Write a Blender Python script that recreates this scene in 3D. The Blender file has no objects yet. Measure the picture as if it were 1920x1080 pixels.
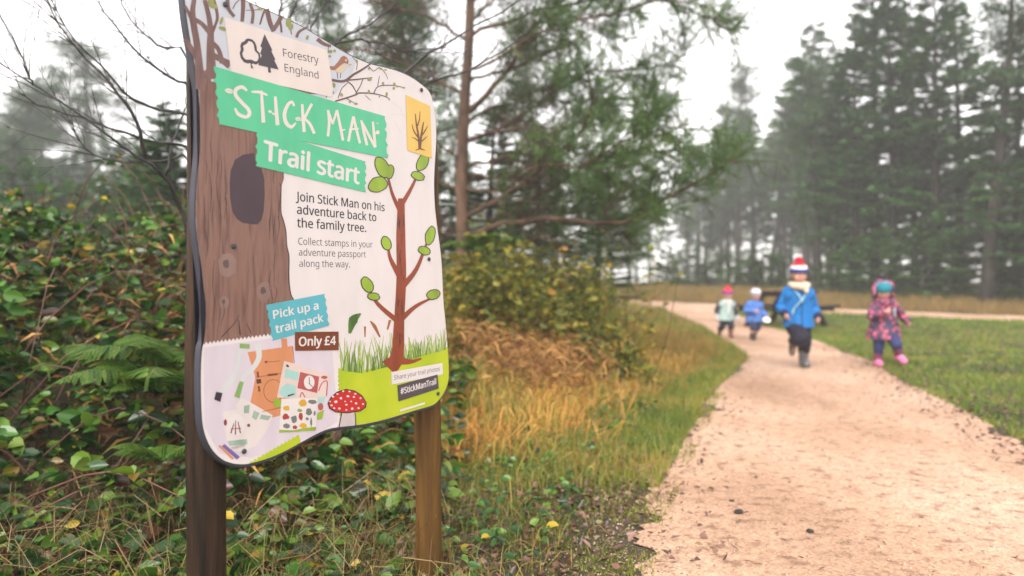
import bpy, bmesh, math, random
import numpy as np
from mathutils import Vector, Matrix

SC = bpy.context.scene
COL = SC.collection
R = math.radians

# ------------------------------------------------------------------ camera, sky, sun, exposure
CAM_H, F_PX, PITCH = 0.85, 1387.0, math.atan2(10.0, 1387.0)
cam_data = bpy.data.cameras.new('camera')
cam_data.sensor_width = 36.0
cam_data.lens = 36.0 * F_PX / 1920.0
cam_data.clip_start, cam_data.clip_end = 0.05, 2000.0
cam_data.dof.use_dof = True
cam_data.dof.focus_distance = 1.85
cam_data.dof.aperture_fstop = 2.0
cam_data.dof.aperture_blades = 0
camera = bpy.data.objects.new('camera', cam_data)
camera.location = (0, 0, CAM_H)
camera.rotation_euler = (R(90) + PITCH, 0, 0)
COL.objects.link(camera)
SC.camera = camera

SUN_EL, SUN_AZ = R(48), R(200)
world = bpy.data.worlds.new('World')
SC.world = world
world.use_nodes = True
wn = world.node_tree
bg = wn.nodes['Background']
sky = wn.nodes.new('ShaderNodeTexSky')
sky.sky_type = 'NISHITA'
sky.sun_disc = False
sky.sun_elevation = SUN_EL
sky.sun_rotation = SUN_AZ
sky.air_density, sky.dust_density, sky.ozone_density = 1.0, 1.5, 1.0
# an overcast layer takes the blue out of the clear sky
hs = wn.nodes.new('ShaderNodeHueSaturation')
hs.inputs['Saturation'].default_value = 0.12
wn.links.new(sky.outputs['Color'], hs.inputs['Color'])
tint = wn.nodes.new('ShaderNodeMix'); tint.data_type = 'RGBA'; tint.blend_type = 'MULTIPLY'
tint.inputs['Factor'].default_value = 1.0; tint.inputs['B'].default_value = (1.0, .955, .925, 1)
wn.links.new(hs.outputs['Color'], tint.inputs['A'])
wn.links.new(tint.outputs['Result'], bg.inputs['Color'])
bg.inputs['Strength'].default_value = 0.15

sun_data = bpy.data.lights.new('sun', 'SUN')
sun_data.energy, sun_data.angle, sun_data.color = 0.9, R(30), (1.0, 0.95, 0.88)
sun = bpy.data.objects.new('sun', sun_data)
sun.rotation_euler = (R(90) - SUN_EL, 0, R(180) - SUN_AZ)
sun.location = (0, -5, 30)
COL.objects.link(sun)

SC.view_settings.view_transform = 'Standard'
SC.view_settings.look = 'None'
SC.view_settings.exposure = 1.8
SC.view_settings.gamma = 1.0
SC.cycles.use_denoising = True
SC.cycles.max_bounces = 6
SC.cycles.diffuse_bounces = 3
SC.cycles.transmission_bounces = 4
SC.cycles.volume_bounces = 2
SC.cycles.caustics_reflective = SC.cycles.caustics_refractive = False

# ------------------------------------------------------------------ helpers
rng = np.random.default_rng(11)
random.seed(7)

def tag(o, label=None, cat=None, group=None, kind=None):
    if label: o['label'] = label
    if cat: o['category'] = cat
    if group: o['group'] = group
    if kind: o['kind'] = kind
    return o

def empty(name, loc=(0, 0, 0), rz=0.0, parent=None):
    o = bpy.data.objects.new(name, None)
    o.location, o.rotation_euler = loc, (0, 0, rz)
    o.empty_display_size = 0.2
    COL.objects.link(o)
    if parent: o.parent = parent
    return o

def link(name, me, mat=None, parent=None, smooth=False):
    if mat is not None:
        for m in (mat if isinstance(mat, (list, tuple)) else [mat]):
            me.materials.append(m)
    if smooth and len(me.polygons):
        me.polygons.foreach_set('use_smooth', np.ones(len(me.polygons), dtype=bool))
    o = bpy.data.objects.new(name, me)
    COL.objects.link(o)
    if parent: o.parent = parent
    return o

def np_mesh(name, verts, faces):
    """verts (N,3); faces: list of int arrays, each (M,k)."""
    me = bpy.data.meshes.new(name)
    verts = np.ascontiguousarray(verts, dtype=np.float32)
    faces = [np.asarray(f, dtype=np.int32) for f in faces if len(f)]
    me.vertices.add(len(verts))
    me.vertices.foreach_set('co', verts.ravel())
    tot = sum(f.size for f in faces)
    npoly = sum(len(f) for f in faces)
    me.loops.add(tot)
    me.polygons.add(npoly)
    me.loops.foreach_set('vertex_index', np.concatenate([f.ravel() for f in faces]))
    starts, s = [], 0
    for f in faces:
        k = f.shape[1]
        starts.append(s + np.arange(len(f)) * k)
        s += f.size
    me.polygons.foreach_set('loop_start', np.concatenate(starts).astype(np.int32))
    me.update(calc_edges=True)
    return me

def copy_tree(o, parent=None):
    c = o.copy()
    COL.objects.link(c)
    if parent is not None: c.parent = parent
    for ch in list(o.children):
        copy_tree(ch, c)
    return c

def unit(a):
    return a / np.maximum(np.linalg.norm(a, axis=-1, keepdims=True), 1e-9)

class Geo:
    """Collects tubes, boxes and cards; becomes ONE mesh."""
    def __init__(s): s.v, s.f, s.n = [], {}, 0
    def add(s, v, *faces):
        v = np.asarray(v, float)
        for f in faces:
            f = np.asarray(f)
            if len(f): s.f.setdefault(f.shape[1], []).append(f + s.n)
        s.v.append(v); s.n += len(v)
    def tube(s, pts, rad, sides=6, cap=True):
        p = np.asarray(pts, float); n = len(p)
        r = np.broadcast_to(np.asarray(rad, float), (n,))
        t = unit(np.gradient(p, axis=0))
        ref = np.array([0, 0, 1.0]) if abs(t[0, 2]) < .9 else np.array([1.0, 0, 0])
        b = unit(np.cross(t, ref)); c = np.cross(t, b)
        a = np.arange(sides) * 2 * math.pi / sides
        ring = p[:, None, :] + r[:, None, None] * (np.cos(a)[None, :, None] * b[:, None, :] + np.sin(a)[None, :, None] * c[:, None, :])
        i = np.arange(n - 1)[:, None] * sides; j = np.arange(sides)[None, :]; k = (j + 1) % sides
        q = np.stack([i + j, i + k, i + sides + k, i + sides + j], -1).reshape(-1, 4)
        v = ring.reshape(-1, 3)
        if cap:
            v = np.vstack([v, p[0], p[-1]]); m = n * sides
            jj = np.arange(sides); kk = (jj + 1) % sides
            t0 = np.stack([kk, jj, np.full(sides, m)], -1)
            t1 = np.stack([jj + (n - 1) * sides, kk + (n - 1) * sides, np.full(sides, m + 1)], -1)
            s.add(v, q, np.vstack([t0, t1]))
        else:
            s.add(v, q)
    def capsule(s, pts, rad, sides=14):
        """Closed tube with rounded ends, for limbs that get merged into one skin."""
        p = [np.asarray(q, float) for q in pts]; r = list(rad)
        P, Q = [], []
        d0 = unit(p[0] - p[1]); d1 = unit(p[-1] - p[-2])
        for a in (85, 65, 40, 20): P.append(p[0] + d0 * r[0] * math.sin(R(a))); Q.append(r[0] * math.cos(R(a)))
        P += p; Q += r
        for a in (20, 40, 65, 85): P.append(p[-1] + d1 * r[-1] * math.sin(R(a))); Q.append(r[-1] * math.cos(R(a)))
        s.tube(P, Q, sides)
    def ball(s, c, r, seg=14, rings=10, rot=None):
        r = np.broadcast_to(np.asarray(r, float), (3,))
        th = np.linspace(0, math.pi, rings + 1)[1:-1]; ph = np.arange(seg) * 2 * math.pi / seg
        v = np.stack([np.sin(th)[:, None] * np.cos(ph), np.sin(th)[:, None] * np.sin(ph), np.repeat(np.cos(th)[:, None], seg, 1)], -1).reshape(-1, 3)
        v = np.vstack([v, [0, 0, 1], [0, 0, -1]]) * r
        if rot is not None: v = v @ np.asarray(rot).T
        v = v + np.asarray(c, float)
        i = np.arange(rings - 2)[:, None] * seg; j = np.arange(seg)[None, :]; k = (j + 1) % seg
        q = np.stack([i + j, i + seg + j, i + seg + k, i + k], -1).reshape(-1, 4)
        m = (rings - 1) * seg; jj = np.arange(seg); kk = (jj + 1) % seg
        t = np.vstack([np.stack([np.full(seg, m), jj, kk], -1), np.stack([np.full(seg, m + 1), kk + m - seg, jj + m - seg], -1)])
        s.add(v, q, t)
    def box(s, c, size, rot=None):
        v = np.array([[x, y, z] for x in (-.5, .5) for y in (-.5, .5) for z in (-.5, .5)]) * np.asarray(size, float)
        if rot is not None: v = v @ np.asarray(rot).T
        s.add(v + np.asarray(c, float), np.array([[0, 1, 3, 2], [4, 6, 7, 5], [0, 4, 5, 1], [2, 3, 7, 6], [0, 2, 6, 4], [1, 5, 7, 3]]))
    def lathe(s, prof, c=(0, 0, 0), seg=20, rot=None):
        """prof: (radius, height) pairs."""
        a = np.arange(seg) * 2 * math.pi / seg; n = len(prof)
        v = np.array([[r * math.cos(t), r * math.sin(t), h] for r, h in prof for t in a])
        if rot is not None: v = v @ np.asarray(rot).T
        i = np.arange(n - 1)[:, None] * seg; j = np.arange(seg)[None, :]; k = (j + 1) % seg
        s.add(v + np.asarray(c, float), np.stack([i + j, i + k, i + seg + k, i + seg + j], -1).reshape(-1, 4))
    def cards(s, P, D, W, L, wid, fold=0.15, shape='leaf', droop=0.0):
        """P base points, D direction, W sideways, L length, wid width (arrays). Leaf-shaped folded faces."""
        P = np.asarray(P, float); n = len(P)
        D = unit(np.broadcast_to(D, (n, 3))); W = np.broadcast_to(W, (n, 3))
        W = unit(W - (W * D).sum(1, keepdims=True) * D); N = np.cross(D, W)
        L = np.broadcast_to(L, (n,))[:, None]; w = np.broadcast_to(wid, (n,))[:, None] * .5
        up = N * (w * 2 * fold)
        dz = np.array([0, 0, -1.0]) * L * droop
        if shape == 'leaf':
            v = np.stack([P, P + D * L * .3 + W * w + up + dz * .1, P + D * L * .68 + W * w * .75 + up * .8 + dz * .45, P + D * L + dz,
                          P + D * L * .68 - W * w * .75 + up * .8 + dz * .45, P + D * L * .3 - W * w + up + dz * .1], 1)
            o = np.arange(n)[:, None] * 6
            f = np.vstack([o + [0, 1, 2, 3], o + [0, 3, 4, 5]])
            s.add(v.reshape(-1, 3), f)
        elif shape == 'ovate':                   # pointed oval with a toothed edge, folded along the midrib
            ts = [.10, .24, .36, .52, .62, .78, .86]; ws = [.55, .98, .92, 1.0, .84, .68, .40]
            rim = lambda q: [P + D * L * t + W * w * k * q + up * k + dz * t * t for t, k in zip(ts, ws)]
            v = np.stack([P] + rim(1) + [P + D * L + dz] + rim(-1)[::-1], 1)
            o = np.arange(n)[:, None] * 16
            s.add(v.reshape(-1, 3), np.vstack([o + np.arange(0, 9), o + np.array([0] + list(range(8, 16)))]))
        elif shape == 'dia':
            v = np.stack([P, P + D * L * .45 + W * w + up, P + D * L + dz, P + D * L * .45 - W * w + up], 1)
            s.add(v.reshape(-1, 3), np.arange(n)[:, None] * 4 + [0, 1, 2, 3])
        else:                                    # needle / blade: tapering, bent
            m = P + D * L * .55 + dz * .3; e = P + D * L + dz
            v = np.stack([P - W * w, P + W * w, m + W * w * .75, m - W * w * .75, e], 1)
            o = np.arange(n)[:, None] * 5
            s.add(v.reshape(-1, 3), o + [0, 1, 2, 3], o + [3, 2, 4])
    def mesh(s, name):
        return np_mesh(name, np.vstack(s.v), [np.vstack(x) for x in s.f.values()])
    def link(s, name, mat, parent=None, smooth=False):
        return link(name, s.mesh(name), mat, parent, smooth)

def merged(name, geo, voxel, mat, parent=None, smooth_it=4, wrinkle=0.0, wscale=.06, hem=None):
    """Fuse overlapping closed pieces into one continuous skin."""
    o = bpy.data.objects.new(name, geo.mesh(name))
    COL.objects.link(o)
    m = o.modifiers.new('r', 'REMESH'); m.mode = 'VOXEL'; m.voxel_size = voxel; m.use_smooth_shade = True
    if smooth_it:
        m = o.modifiers.new('s', 'SMOOTH'); m.iterations = smooth_it; m.factor = .5
    if wrinkle:
        tx = bpy.data.textures.new(name, 'CLOUDS'); tx.noise_scale = wscale
        m = o.modifiers.new('d', 'DISPLACE'); m.texture = tx; m.strength = wrinkle; m.mid_level = .5; m.texture_coords = 'LOCAL'
    dg = bpy.context.evaluated_depsgraph_get()
    me = bpy.data.meshes.new_from_object(o.evaluated_get(dg))
    bpy.data.objects.remove(o)
    if hem is not None:                          # cut the garment off at its hem
        bm = bmesh.new(); bm.from_mesh(me)
        bmesh.ops.bisect_plane(bm, geom=bm.verts[:] + bm.edges[:] + bm.faces[:], plane_co=(0, 0, hem), plane_no=(0, 0, 1), clear_inner=True)
        bm.to_mesh(me); bm.free()
    return link(name, me, mat, parent, True)

# ------------------------------------------------------------------ materials
def new_mat(name):
    m = bpy.data.materials.new(name); m.use_nodes = True
    return m, m.node_tree.nodes, m.node_tree.links, m.node_tree.nodes['Principled BSDF']

def ramp(N, cols):
    r = N.new('ShaderNodeValToRGB'); e = r.color_ramp.elements
    while len(e) < len(cols): e.new(.5)
    for i, (p, c) in enumerate(cols): e[i].position = p; e[i].color = (*c, 1)
    return r

def noise_mat(name, cols, scale=8, detail=6, rough=.8, bump=.3, bscale=None, stretch=(1, 1, 1), spec=.3, dist=.02, distortion=0.0):
    m, N, L, b = new_mat(name)
    tc = N.new('ShaderNodeTexCoord'); mp = N.new('ShaderNodeMapping'); mp.inputs['Scale'].default_value = stretch
    L.new(tc.outputs['Object'], mp.inputs['Vector'])
    n = N.new('ShaderNodeTexNoise'); n.inputs['Scale'].default_value = scale; n.inputs['Detail'].default_value = detail; n.inputs['Distortion'].default_value = distortion
    L.new(mp.outputs['Vector'], n.inputs['Vector'])
    r = ramp(N, cols); L.new(n.outputs['Fac'], r.inputs['Fac']); L.new(r.outputs['Color'], b.inputs['Base Color'])
    b.inputs['Roughness'].default_value = rough
    b.inputs['Specular IOR Level'].default_value = spec
    if bump:
        n2 = N.new('ShaderNodeTexNoise'); n2.inputs['Scale'].default_value = bscale or scale * 3; n2.inputs['Detail'].default_value = 5
        L.new(mp.outputs['Vector'], n2.inputs['Vector'])
        bp = N.new('ShaderNodeBump'); bp.inputs['Strength'].default_value = bump; bp.inputs['Distance'].default_value = dist
        L.new(n2.outputs['Fac'], bp.inputs['Height']); L.new(bp.outputs['Normal'], b.inputs['Normal'])
    return m

def leaf_mat(name, cols, rough=.45, trans=.3, spec=.4, patch=0.0, pscale=.8):
    """One colour per leaf, drawn at random from the ramp; patch mixes in a broad colour drift over the plant."""
    m, N, L, b = new_mat(name)
    g = N.new('ShaderNodeNewGeometry')
    r = ramp(N, cols)
    r.color_ramp.interpolation = 'LINEAR'
    if patch:
        tc = N.new('ShaderNodeTexCoord')
        n = N.new('ShaderNodeTexNoise'); n.inputs['Scale'].default_value = pscale; n.inputs['Detail'].default_value = 3
        L.new(tc.outputs['Object'], n.inputs['Vector'])
        a = N.new('ShaderNodeMapRange'); a.inputs['From Min'].default_value = .3; a.inputs['From Max'].default_value = .7
        L.new(n.outputs['Fac'], a.inputs['Value'])
        x = N.new('ShaderNodeMix'); x.data_type = 'FLOAT'; x.inputs['Factor'].default_value = patch
        L.new(g.outputs['Random Per Island'], x.inputs['A']); L.new(a.outputs['Result'], x.inputs['B'])
        L.new(x.outputs['Result'], r.inputs['Fac'])
    else:
        L.new(g.outputs['Random Per Island'], r.inputs['Fac'])
    L.new(r.outputs['Color'], b.inputs['Base Color'])
    b.inputs['Roughness'].default_value = rough
    b.inputs['Specular IOR Level'].default_value = spec
    if trans:
        t = N.new('ShaderNodeBsdfTranslucent'); L.new(r.outputs['Color'], t.inputs['Color'])
        mx = N.new('ShaderNodeMixShader'); mx.inputs['Fac'].default_value = trans
        out = N['Material Output']
        L.new(b.outputs['BSDF'], mx.inputs[1]); L.new(t.outputs['BSDF'], mx.inputs[2]); L.new(mx.outputs['Shader'], out.inputs['Surface'])
    return m

def plain(name, c, rough=.6, var=.12, scale=30, bump=0.0, spec=.4, bdist=.005):
    lo = tuple(max(0, x * (1 - var)) for x in c); hi = tuple(min(1, x * (1 + var)) for x in c)
    return noise_mat(name, [(.3, lo), (.7, hi)], scale=scale, detail=4, rough=rough, bump=bump, spec=spec, dist=bdist)

# ------------------------------------------------------------------ lie of the land
PATH_L = np.array([(0.3, -.1), (2.2, .30), (2.95, .52), (3.93, .86), (5.9, 1.53), (7.86, 2.32), (9.5, 3.0), (11.8, 3.45), (14, 3.75), (16, 4.0), (18, 4.1), (20, 4.1), (21.6, 3.6)])
PATH_R = np.array([(0.3, 1.75), (2.2, 2.3), (4.2, 2.95), (7.15, 3.8), (9.07, 4.45), (12.4, 5.2), (14.2, 5.45), (16, 5.45), (17.2, 5.4), (18.5, 5.6), (20, 6.0), (21.6, 6.4)])
ROWS = np.concatenate([np.arange(0.2, 24, .2), np.arange(24, 48, .8), np.geomspace(48, 420, 30)])
COLS = np.concatenate([-np.geomspace(12, 320, 24)[::-1], np.arange(-11.8, 18, .2), np.geomspace(18, 320, 26)])

def path_left(y): return np.interp(y, PATH_L[:, 0], PATH_L[:, 1])
def path_right(y): return np.interp(y, PATH_R[:, 0], PATH_R[:, 1])
def softplus(t): return np.where(t > 20, t, np.log1p(np.exp(np.minimum(t, 20))))
def sstep(a, b, t):
    u = np.clip((t - a) / (b - a), 0, 1); return u * u * (3 - 2 * u)
def rise(y):
    y = np.asarray(y, float)
    return .07 * 1.5 * softplus((y - 14) / 1.5) - .095 * 3 * softplus((y - 37) / 3)
def ground(x, y):
    """Height of the bare ground."""
    x = np.asarray(x, float); y = np.asarray(y, float)
    z = np.interp(y, ROWS, rise(ROWS))
    d = path_left(y) - x
    z = z + .38 * sstep(.5, 2.6, d) * sstep(2.7, 4.6, y) * (1 - sstep(12, 17, y))
    off = np.maximum(sstep(.25, 1.0, d), sstep(.25, 1.2, x - path_right(y))) * (1 - sstep(15.2, 16.5, y) * (1 - sstep(24, 26, y)))
    z = z + off * (.025 * np.sin(x * 2.3 + 1.1 * np.sin(y * 1.7)) + .02 * np.sin(y * 3.1 + x))
    return z
def at(px, py, Y):
    """World point seen at photo pixel (px, py) at distance Y in front of the camera."""
    u, v = (px - 960) / F_PX, (540 - py) / F_PX
    c, s = math.cos(PITCH), math.sin(PITCH)
    dy, dz = c - v * s, s + v * c
    return np.array([u / dy * Y, Y, CAM_H + dz / dy * Y])

# ------------------------------------------------------------------ ground and paths (setting)
def grid_faces(ny, nx):
    i = np.arange(ny - 1)[:, None] * nx; j = np.arange(nx - 1)[None, :]
    return np.stack([i + j, i + j + 1, i + nx + j + 1, i + nx + j], -1).reshape(-1, 4)

def ground_material():
    m, N, L, b = new_mat('forest_soil_and_turf')
    tc = N.new('ShaderNodeTexCoord')
    n1 = N.new('ShaderNodeTexNoise'); n1.inputs['Scale'].default_value = 1.3; n1.inputs['Detail'].default_value = 8
    n2 = N.new('ShaderNodeTexNoise'); n2.inputs['Scale'].default_value = 35; n2.inputs['Detail'].default_value = 5
    L.new(tc.outputs['Object'], n1.inputs['Vector']); L.new(tc.outputs['Object'], n2.inputs['Vector'])
    r1 = ramp(N, [(.32, (.035, .021, .012)), (.45, (.055, .036, .016)), (.55, (.055, .06, .015)), (.7, (.075, .09, .02))])
    r2 = ramp(N, [(.3, (.5, .45, .4)), (.7, (1.25, 1.2, 1.1))])
    L.new(n1.outputs['Fac'], r1.inputs['Fac']); L.new(n2.outputs['Fac'], r2.inputs['Fac'])
    mx = N.new('ShaderNodeMix'); mx.data_type = 'RGBA'; mx.blend_type = 'MULTIPLY'; mx.inputs['Factor'].default_value = 1
    L.new(r1.outputs['Color'], mx.inputs['A']); L.new(r2.outputs['Color'], mx.inputs['B']); L.new(mx.outputs['Result'], b.inputs['Base Color'])
    bp = N.new('ShaderNodeBump'); bp.inputs['Strength'].default_value = .8; bp.inputs['Distance'].default_value = .02
    L.new(n2.outputs['Fac'], bp.inputs['Height']); L.new(bp.outputs['Normal'], b.inputs['Normal'])
    b.inputs['Roughness'].default_value = .9
    return m

def path_material():
    m, N, L, b = new_mat('pink_gravel')
    tc = N.new('ShaderNodeTexCoord')
    def noise(s, d, st=None):
        n = N.new('ShaderNodeTexNoise'); n.inputs['Scale'].default_value = s; n.inputs['Detail'].default_value = d
        if st:
            mp = N.new('ShaderNodeMapping'); mp.inputs['Scale'].default_value = st; L.new(tc.outputs['Object'], mp.inputs['Vector']); L.new(mp.outputs['Vector'], n.inputs['Vector'])
        else: L.new(tc.outputs['Object'], n.inputs['Vector'])
        return n
    big = noise(.9, 5, (1.2, .6, 1)); grit = noise(110, 4); mid = noise(14, 6)
    vo = N.new('ShaderNodeTexVoronoi'); vo.inputs['Scale'].default_value = 95; L.new(tc.outputs['Object'], vo.inputs['Vector'])
    r0 = ramp(N, [(.30, (.32, .19, .115)), (.44, (.44, .275, .182)), (.56, (.50, .325, .225)), (.72, (.56, .39, .29))])
    L.new(big.outputs['Fac'], r0.inputs['Fac'])
    r1 = ramp(N, [(0, (.62, .55, .5)), (.5, (1, 1, 1)), (1, (1.3, 1.3, 1.3))]); L.new(vo.outputs['Color'], r1.inputs['Fac'])
    r2 = ramp(N, [(.32, (.42, .34, .28)), (.45, (.95, .93, .9)), (.8, (1.12, 1.1, 1.08))]); L.new(mid.outputs['Fac'], r2.inputs['Fac'])
    a = N.new('ShaderNodeMix'); a.data_type = 'RGBA'; a.blend_type = 'MULTIPLY'; a.inputs['Factor'].default_value = .85
    L.new(r0.outputs['Color'], a.inputs['A']); L.new(r1.outputs['Color'], a.inputs['B'])
    c = N.new('ShaderNodeMix'); c.data_type = 'RGBA'; c.blend_type = 'MULTIPLY'; c.inputs['Factor'].default_value = .8
    L.new(a.outputs['Result'], c.inputs['A']); L.new(r2.outputs['Color'], c.inputs['B']); L.new(c.outputs['Result'], b.inputs['Base Color'])
    ad = N.new('ShaderNodeMath'); ad.operation = 'ADD'; L.new(grit.outputs['Fac'], ad.inputs[0]); L.new(vo.outputs['Distance'], ad.inputs[1])
    bp = N.new('ShaderNodeBump'); bp.inputs['Strength'].default_value = .9; bp.inputs['Distance'].default_value = .006
    L.new(ad.outputs['Value'], bp.inputs['Height'])
    b2 = N.new('ShaderNodeBump'); b2.inputs['Strength'].default_value = .5; b2.inputs['Distance'].default_value = .03
    L.new(mid.outputs['Fac'], b2.inputs['Height']); L.new(bp.outputs['Normal'], b2.inputs['Normal']); L.new(b2.outputs['Normal'], b.inputs['Normal'])
    b.inputs['Roughness'].default_value = .75
    return m

XX, YY = np.meshgrid(COLS, ROWS)
g = link('ground', np_mesh('ground', np.stack([XX, YY, ground(XX, YY)], -1).reshape(-1, 3), [grid_faces(len(ROWS), len(COLS))]), ground_material(), smooth=True)
tag(g, kind='structure')

PATH_MAT = path_material()
def wobble(t, seed, amp):
    r = np.random.default_rng(seed)
    return sum(amp / k * np.sin(t * (2.1 * k ** 1.25) + r.uniform(0, 6.28)) for k in range(1, 9)) * .5 + r.normal(0, amp * .18, len(t))
ys = np.arange(.35, 21.5, .05)
xl = path_left(ys) + wobble(ys, 1, .16); xr = path_right(ys) + wobble(ys, 2, .13)
tt = np.linspace(0, 1, 14)
PX = xl[:, None] + (xr - xl)[:, None] * tt; PY = np.repeat(ys[:, None], 14, 1)
PZ = np.interp(PY, ROWS, rise(ROWS)) + .006
tag(link('trail_path', np_mesh('trail_path', np.stack([PX, PY, PZ], -1).reshape(-1, 3), [grid_faces(len(ys), 14)]), PATH_MAT), kind='structure')

FAR_C = np.array([(1.0, 23.2), (3, 22.4), (4.6, 21.4), (8.2, 19.3), (12, 17.25), (20, 13.4), (30, 9)])
xs = np.arange(1, 30, .1)
yc = np.interp(xs, FAR_C[:, 0], FAR_C[:, 1]) ; yc = np.convolve(np.pad(yc, 10, 'edge'), np.ones(21) / 21, 'valid')
hw = .95
y0 = yc - hw + wobble(xs, 3, .15); y1 = yc + hw + wobble(xs, 4, .15)
QY = y0[:, None] + (y1 - y0)[:, None] * np.linspace(0, 1, 8); QX = np.repeat(xs[:, None], 8, 1)
tag(link('crossing_path', np_mesh('crossing_path', np.stack([QX, QY, np.interp(QY, ROWS, rise(ROWS)) + .014], -1).reshape(-1, 3), [grid_faces(len(xs), 8)]), PATH_MAT), kind='structure')

# ------------------------------------------------------------------ the information sign
VP = 1800.0                                     # where its level lines would meet
SIGN_A = math.atan2(VP - 960, F_PX)             # heading of the board from its near edge to its far edge
SDIR = np.array([math.sin(SIGN_A), math.cos(SIGN_A)])
S0 = np.array([(370 - 960) / F_PX * 1.45, 1.45])
def board_uv(px, py, back=0.0):
    """Photo pixel -> (along, up) in metres on the plane of the board (or a plane that far behind it)."""
    o = S0 + np.array([-SDIR[1], SDIR[0]]) * back
    d = at(px, py, 1.0) - np.array([0, 0, CAM_H])
    # o + s*SDIR = k*(dx,dy)
    M = np.array([[SDIR[0], -d[0]], [SDIR[1], -d[1]]])
    s_, k_ = np.linalg.solve(M, -o)
    return np.array([s_, CAM_H + k_ * d[2]])
def UV(pts): return np.array([board_uv(*p) for p in pts])

GZ = float(ground(S0[0] + .4 * SDIR[0], S0[1] + .4 * SDIR[1]))
sign = empty('information_sign', (S0[0], S0[1], 0), math.atan2(SDIR[1], SDIR[0]))
tag(sign, 'wavy edged trail information board with green banners on two round wooden posts', 'sign')

def fill_uv(contours, offset=0.0):
    """Flat filled mesh from closed uv outlines (holes by overlap)."""
    cu = bpy.data.curves.new('outline', 'CURVE'); cu.dimensions = '2D'; cu.fill_mode = 'BOTH'; cu.offset = offset
    for c in contours:
        sp = cu.splines.new('POLY'); sp.points.add(len(c) - 1)
        for i, p in enumerate(c): sp.points[i].co = (p[0], p[1], 0, 1)
        sp.use_cyclic_u = True
    o = bpy.data.objects.new('outline', cu); COL.objects.link(o)
    me = bpy.data.meshes.new_from_object(o.evaluated_get(bpy.context.evaluated_depsgraph_get()))
    bpy.data.objects.remove(o); bpy.data.curves.remove(cu)
    return me
def to_board(me, layer):
    n = len(me.vertices); co = np.zeros(n * 3, np.float32); me.vertices.foreach_get('co', co); co = co.reshape(-1, 3)
    out = np.stack([co[:, 0], np.full(n, -.0004 - .00012 * layer), co[:, 1]], -1).astype(np.float32)
    me.vertices.foreach_set('co', out.ravel()); me.materials.clear(); me.update()
    return me
def art(name, contours, mat, layer, label=None, parent=None):
    """One printed patch of the board's artwork; contours in photo pixels."""
    o = link(name, to_board(fill_uv([UV(c) for c in contours]), layer), mat, parent or board)
    if label: o['label'] = label
    return o
def stroke(pts, w):
    """Outline of a brush stroke; w is a width or a list of widths, in pixels."""
    p = np.asarray(pts, float); n = len(p)
    if n > 2:                                    # smooth
        t = np.linspace(0, n - 1, (n - 1) * 4 + 1); i = np.clip(t.astype(int), 0, n - 2); f = (t - i)[:, None]
        m = np.gradient(p, axis=0)
        p2 = (2 * f**3 - 3 * f**2 + 1) * p[i] + (f**3 - 2 * f**2 + f) * m[i] + (-2 * f**3 + 3 * f**2) * p[i + 1] + (f**3 - f**2) * m[i + 1]
        ww = np.interp(t, np.linspace(0, n - 1, len(np.atleast_1d(w))), np.atleast_1d(w)); p = p2
    else: ww = np.interp(np.linspace(0, 1, n), np.linspace(0, 1, len(np.atleast_1d(w))), np.atleast_1d(w))
    d = unit(np.gradient(p, axis=0)); nrm = np.stack([-d[:, 1], d[:, 0]], -1) * ww[:, None] * .5
    return np.vstack([p + nrm, (p - nrm)[::-1]]).tolist()
def strokes(name, items, mat, layer, label=None):
    """Several strokes of one colour: each filled by itself, joined into one patch."""
    V, F, n = [], [], 0
    for k, it in enumerate(items):
        c = stroke(*it) if isinstance(it, tuple) else it
        uv = UV(c)
        bm = bmesh.new(); me = fill_uv([uv]); bm.from_mesh(me)
        bmesh.ops.triangulate(bm, faces=bm.faces[:])
        vs = [(v.co.x, -.0004 - .00012 * layer - 2e-6 * k, v.co.y) for v in bm.verts]
        V += vs; F += [[v.index + n for v in f.verts] for f in bm.faces]; n += len(vs); bm.free(); bpy.data.meshes.remove(me)
    o = link(name, np_mesh(name, np.array(V), [np.array(F)]), mat, board)
    if label: o['label'] = label
    return o
def blob(cx, cy, rx, ry, n=22, jag=0.0, seed=0, rot=0):
    r = random.Random(seed); a0 = R(rot)
    out = []
    for i in range(n):
        a = 2 * math.pi * i / n; k = 1 + r.uniform(-jag, jag)
        x, y = rx * k * math.cos(a), ry * k * math.sin(a)
        out.append((cx + x * math.cos(a0) - y * math.sin(a0), cy + x * math.sin(a0) + y * math.cos(a0)))
    return out
def torn(p, q, n=6, amp=3.0, seed=0):
    """Wavy torn tape edge from p to q."""
    r = random.Random(seed); p, q = np.array(p, float), np.array(q, float); d = q - p; nn = np.array([-d[1], d[0]]) / np.hypot(*d); out = []
    for i in range(n * 4 + 1):
        t = i / (n * 4); ph = 2 * math.pi * n * t
        out.append(tuple(p + d * t + nn * amp * (math.sin(ph) * .6 + .3 * math.sin(2.3 * ph + seed)) * (1 + .2 * r.uniform(-1, 1))))
    return out

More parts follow.
